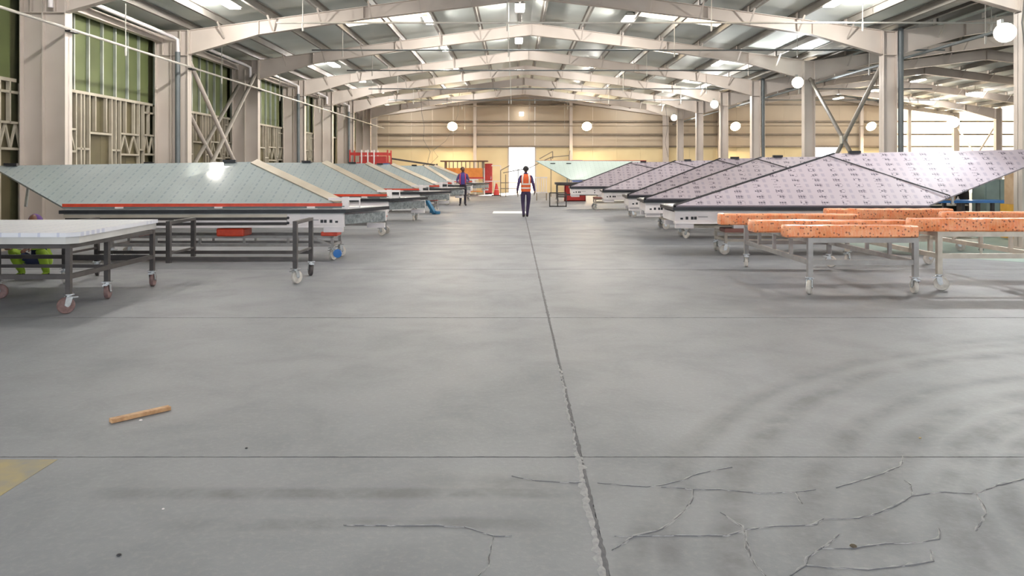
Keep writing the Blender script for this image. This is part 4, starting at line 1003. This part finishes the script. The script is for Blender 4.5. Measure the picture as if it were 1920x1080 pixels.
# worker at the fourth unit, turned towards the aisle side, arms forward
AJ = dict(WJ)
AJ.update({'lk': ((-.11, .03, .5), .066), 'lc': ((-.11, .0, .33), .06), 'la': ((-.12, -.02, .09), .048), 'lt': ((-.15, -.16, .04), .042), 'rk': ((.10, .03, .5), .066), 'rc': ((.10, .0, .33), .06), 'ra': ((.10, -.01, .09), .048), 'rt': ((.15, -.14, .04), .042)})
AJ.update({'le': ((-.27, -.08, 1.15), .05), 'lw': ((-.17, -.30, 1.06), .036), 're': ((.27, -.08, 1.15), .05), 'rw': ((.17, -.30, 1.06), .036)})
def vest_stand(b):
    out = [('vest', mat('purple_vest', '#4a3f8c', .7), [ell(b, rx, ry, b.z + z) for rx, ry, z in [(.16, .128, .98), (.168, .13, 1.12), (.185, .138, 1.28), (.188, .13, 1.38), (.12, .1, 1.48)]])]
    for s_ in (-1, 1):
        out.append(('shoulder_band', mat('pink_band', '#d0405a', .6), [[b + Vector((s_ * x - .022, y - .006, z)), b + Vector((s_ * x + .022, y - .006, z)), b + Vector((s_ * x + .022, y + .006, z)), b + Vector((s_ * x - .022, y + .006, z))] for x, y, z in [(.12, -.122, .98), (.12, -.133, 1.14), (.125, -.143, 1.28), (.12, -.138, 1.38), (.1, -.1, 1.47)]]))
    return out
def cls_st(c, t_):
    if t_ == 1 or c.z > 1.55: return 2
    if c.z < .10: return 3
    return 1 if c.z < .97 and abs(c.x) < .24 and c.y > -.2 else 0
person('person in purple vest with pink bands standing at the folded units', ((868 - CX) * 34.9 / F, 34.9, 0), AJ, WE,
       [((-.17, -.30, 1.06), (.2, -1, -.2), (1, 0, 0)), ((.17, -.30, 1.06), (-.2, -1, -.2), (-1, 0, 0))], (0, -.03, 1.655), (.5, -1),
       [M_PURP, mat('black_trousers', '#241f2c', .8), M_SKIN, M_SHOE], cls_st, vest_stand, (M_HAIR, 1.05, 'hair'))
# crouching worker behind the near dark table
CJ = {'pel': ((0, .1, .25), (.15, .13)), 'ab': ((0, .06, .40), (.14, .11)), 'ch': ((0, -.02, .58), (.165, .115)), 'sh': ((0, -.06, .68), (.10, .08)), 'nk': ((0, -.08, .75), .054), 'nk2': ((0, -.09, .79), .05)}
CE = [('pel', 'ab'), ('ab', 'ch'), ('ch', 'sh'), ('sh', 'nk'), ('nk', 'nk2')]
for s_, nm in ((-1, 'l'), (1, 'r')):
    CJ.update({nm + 'h': ((s_ * .11, .02, .24), .1), nm + 'k': ((s_ * .22, -.33, .46), .075), nm + 'c': ((s_ * .2, -.2, .26), .065), nm + 'a': ((s_ * .18, -.1, .09), .05), nm + 't': ((s_ * .2, -.28, .04), .042),
               nm + 's': ((s_ * .19, -.05, .66), .064), nm + 'e': ((s_ * .27, -.25, .52), .048), nm + 'w': ((s_ * .14, -.46, .5), .036)})
    CE += [('pel', nm + 'h'), (nm + 'h', nm + 'k'), (nm + 'k', nm + 'c'), (nm + 'c', nm + 'a'), (nm + 'a', nm + 't'), ('sh', nm + 's'), (nm + 's', nm + 'e'), (nm + 'e', nm + 'w')]
def cls_cr(c, t_):
    if t_ == 1 or c.z > .76: return 2
    if c.z < .09: return 3
    return 0 if abs(c.x) > .12 else 1
person('person with purple head covering crouching behind the near dark table', ((67 - CX) * 11.6 / F, 11.68, 0), CJ, CE,
       [((-.14, -.46, .5), (.3, -1, -.2), (1, 0, 0)), ((.14, -.46, .5), (-.3, -1, -.2), (-1, 0, 0))], (0, -.11, .86), (.1, -1),
       [M_LIME, M_NAVY, M_SKIN, M_SHOE], cls_cr, None, (mat('purple_cloth', '#5a3a78', .8), 1.4, 'head_covering'))
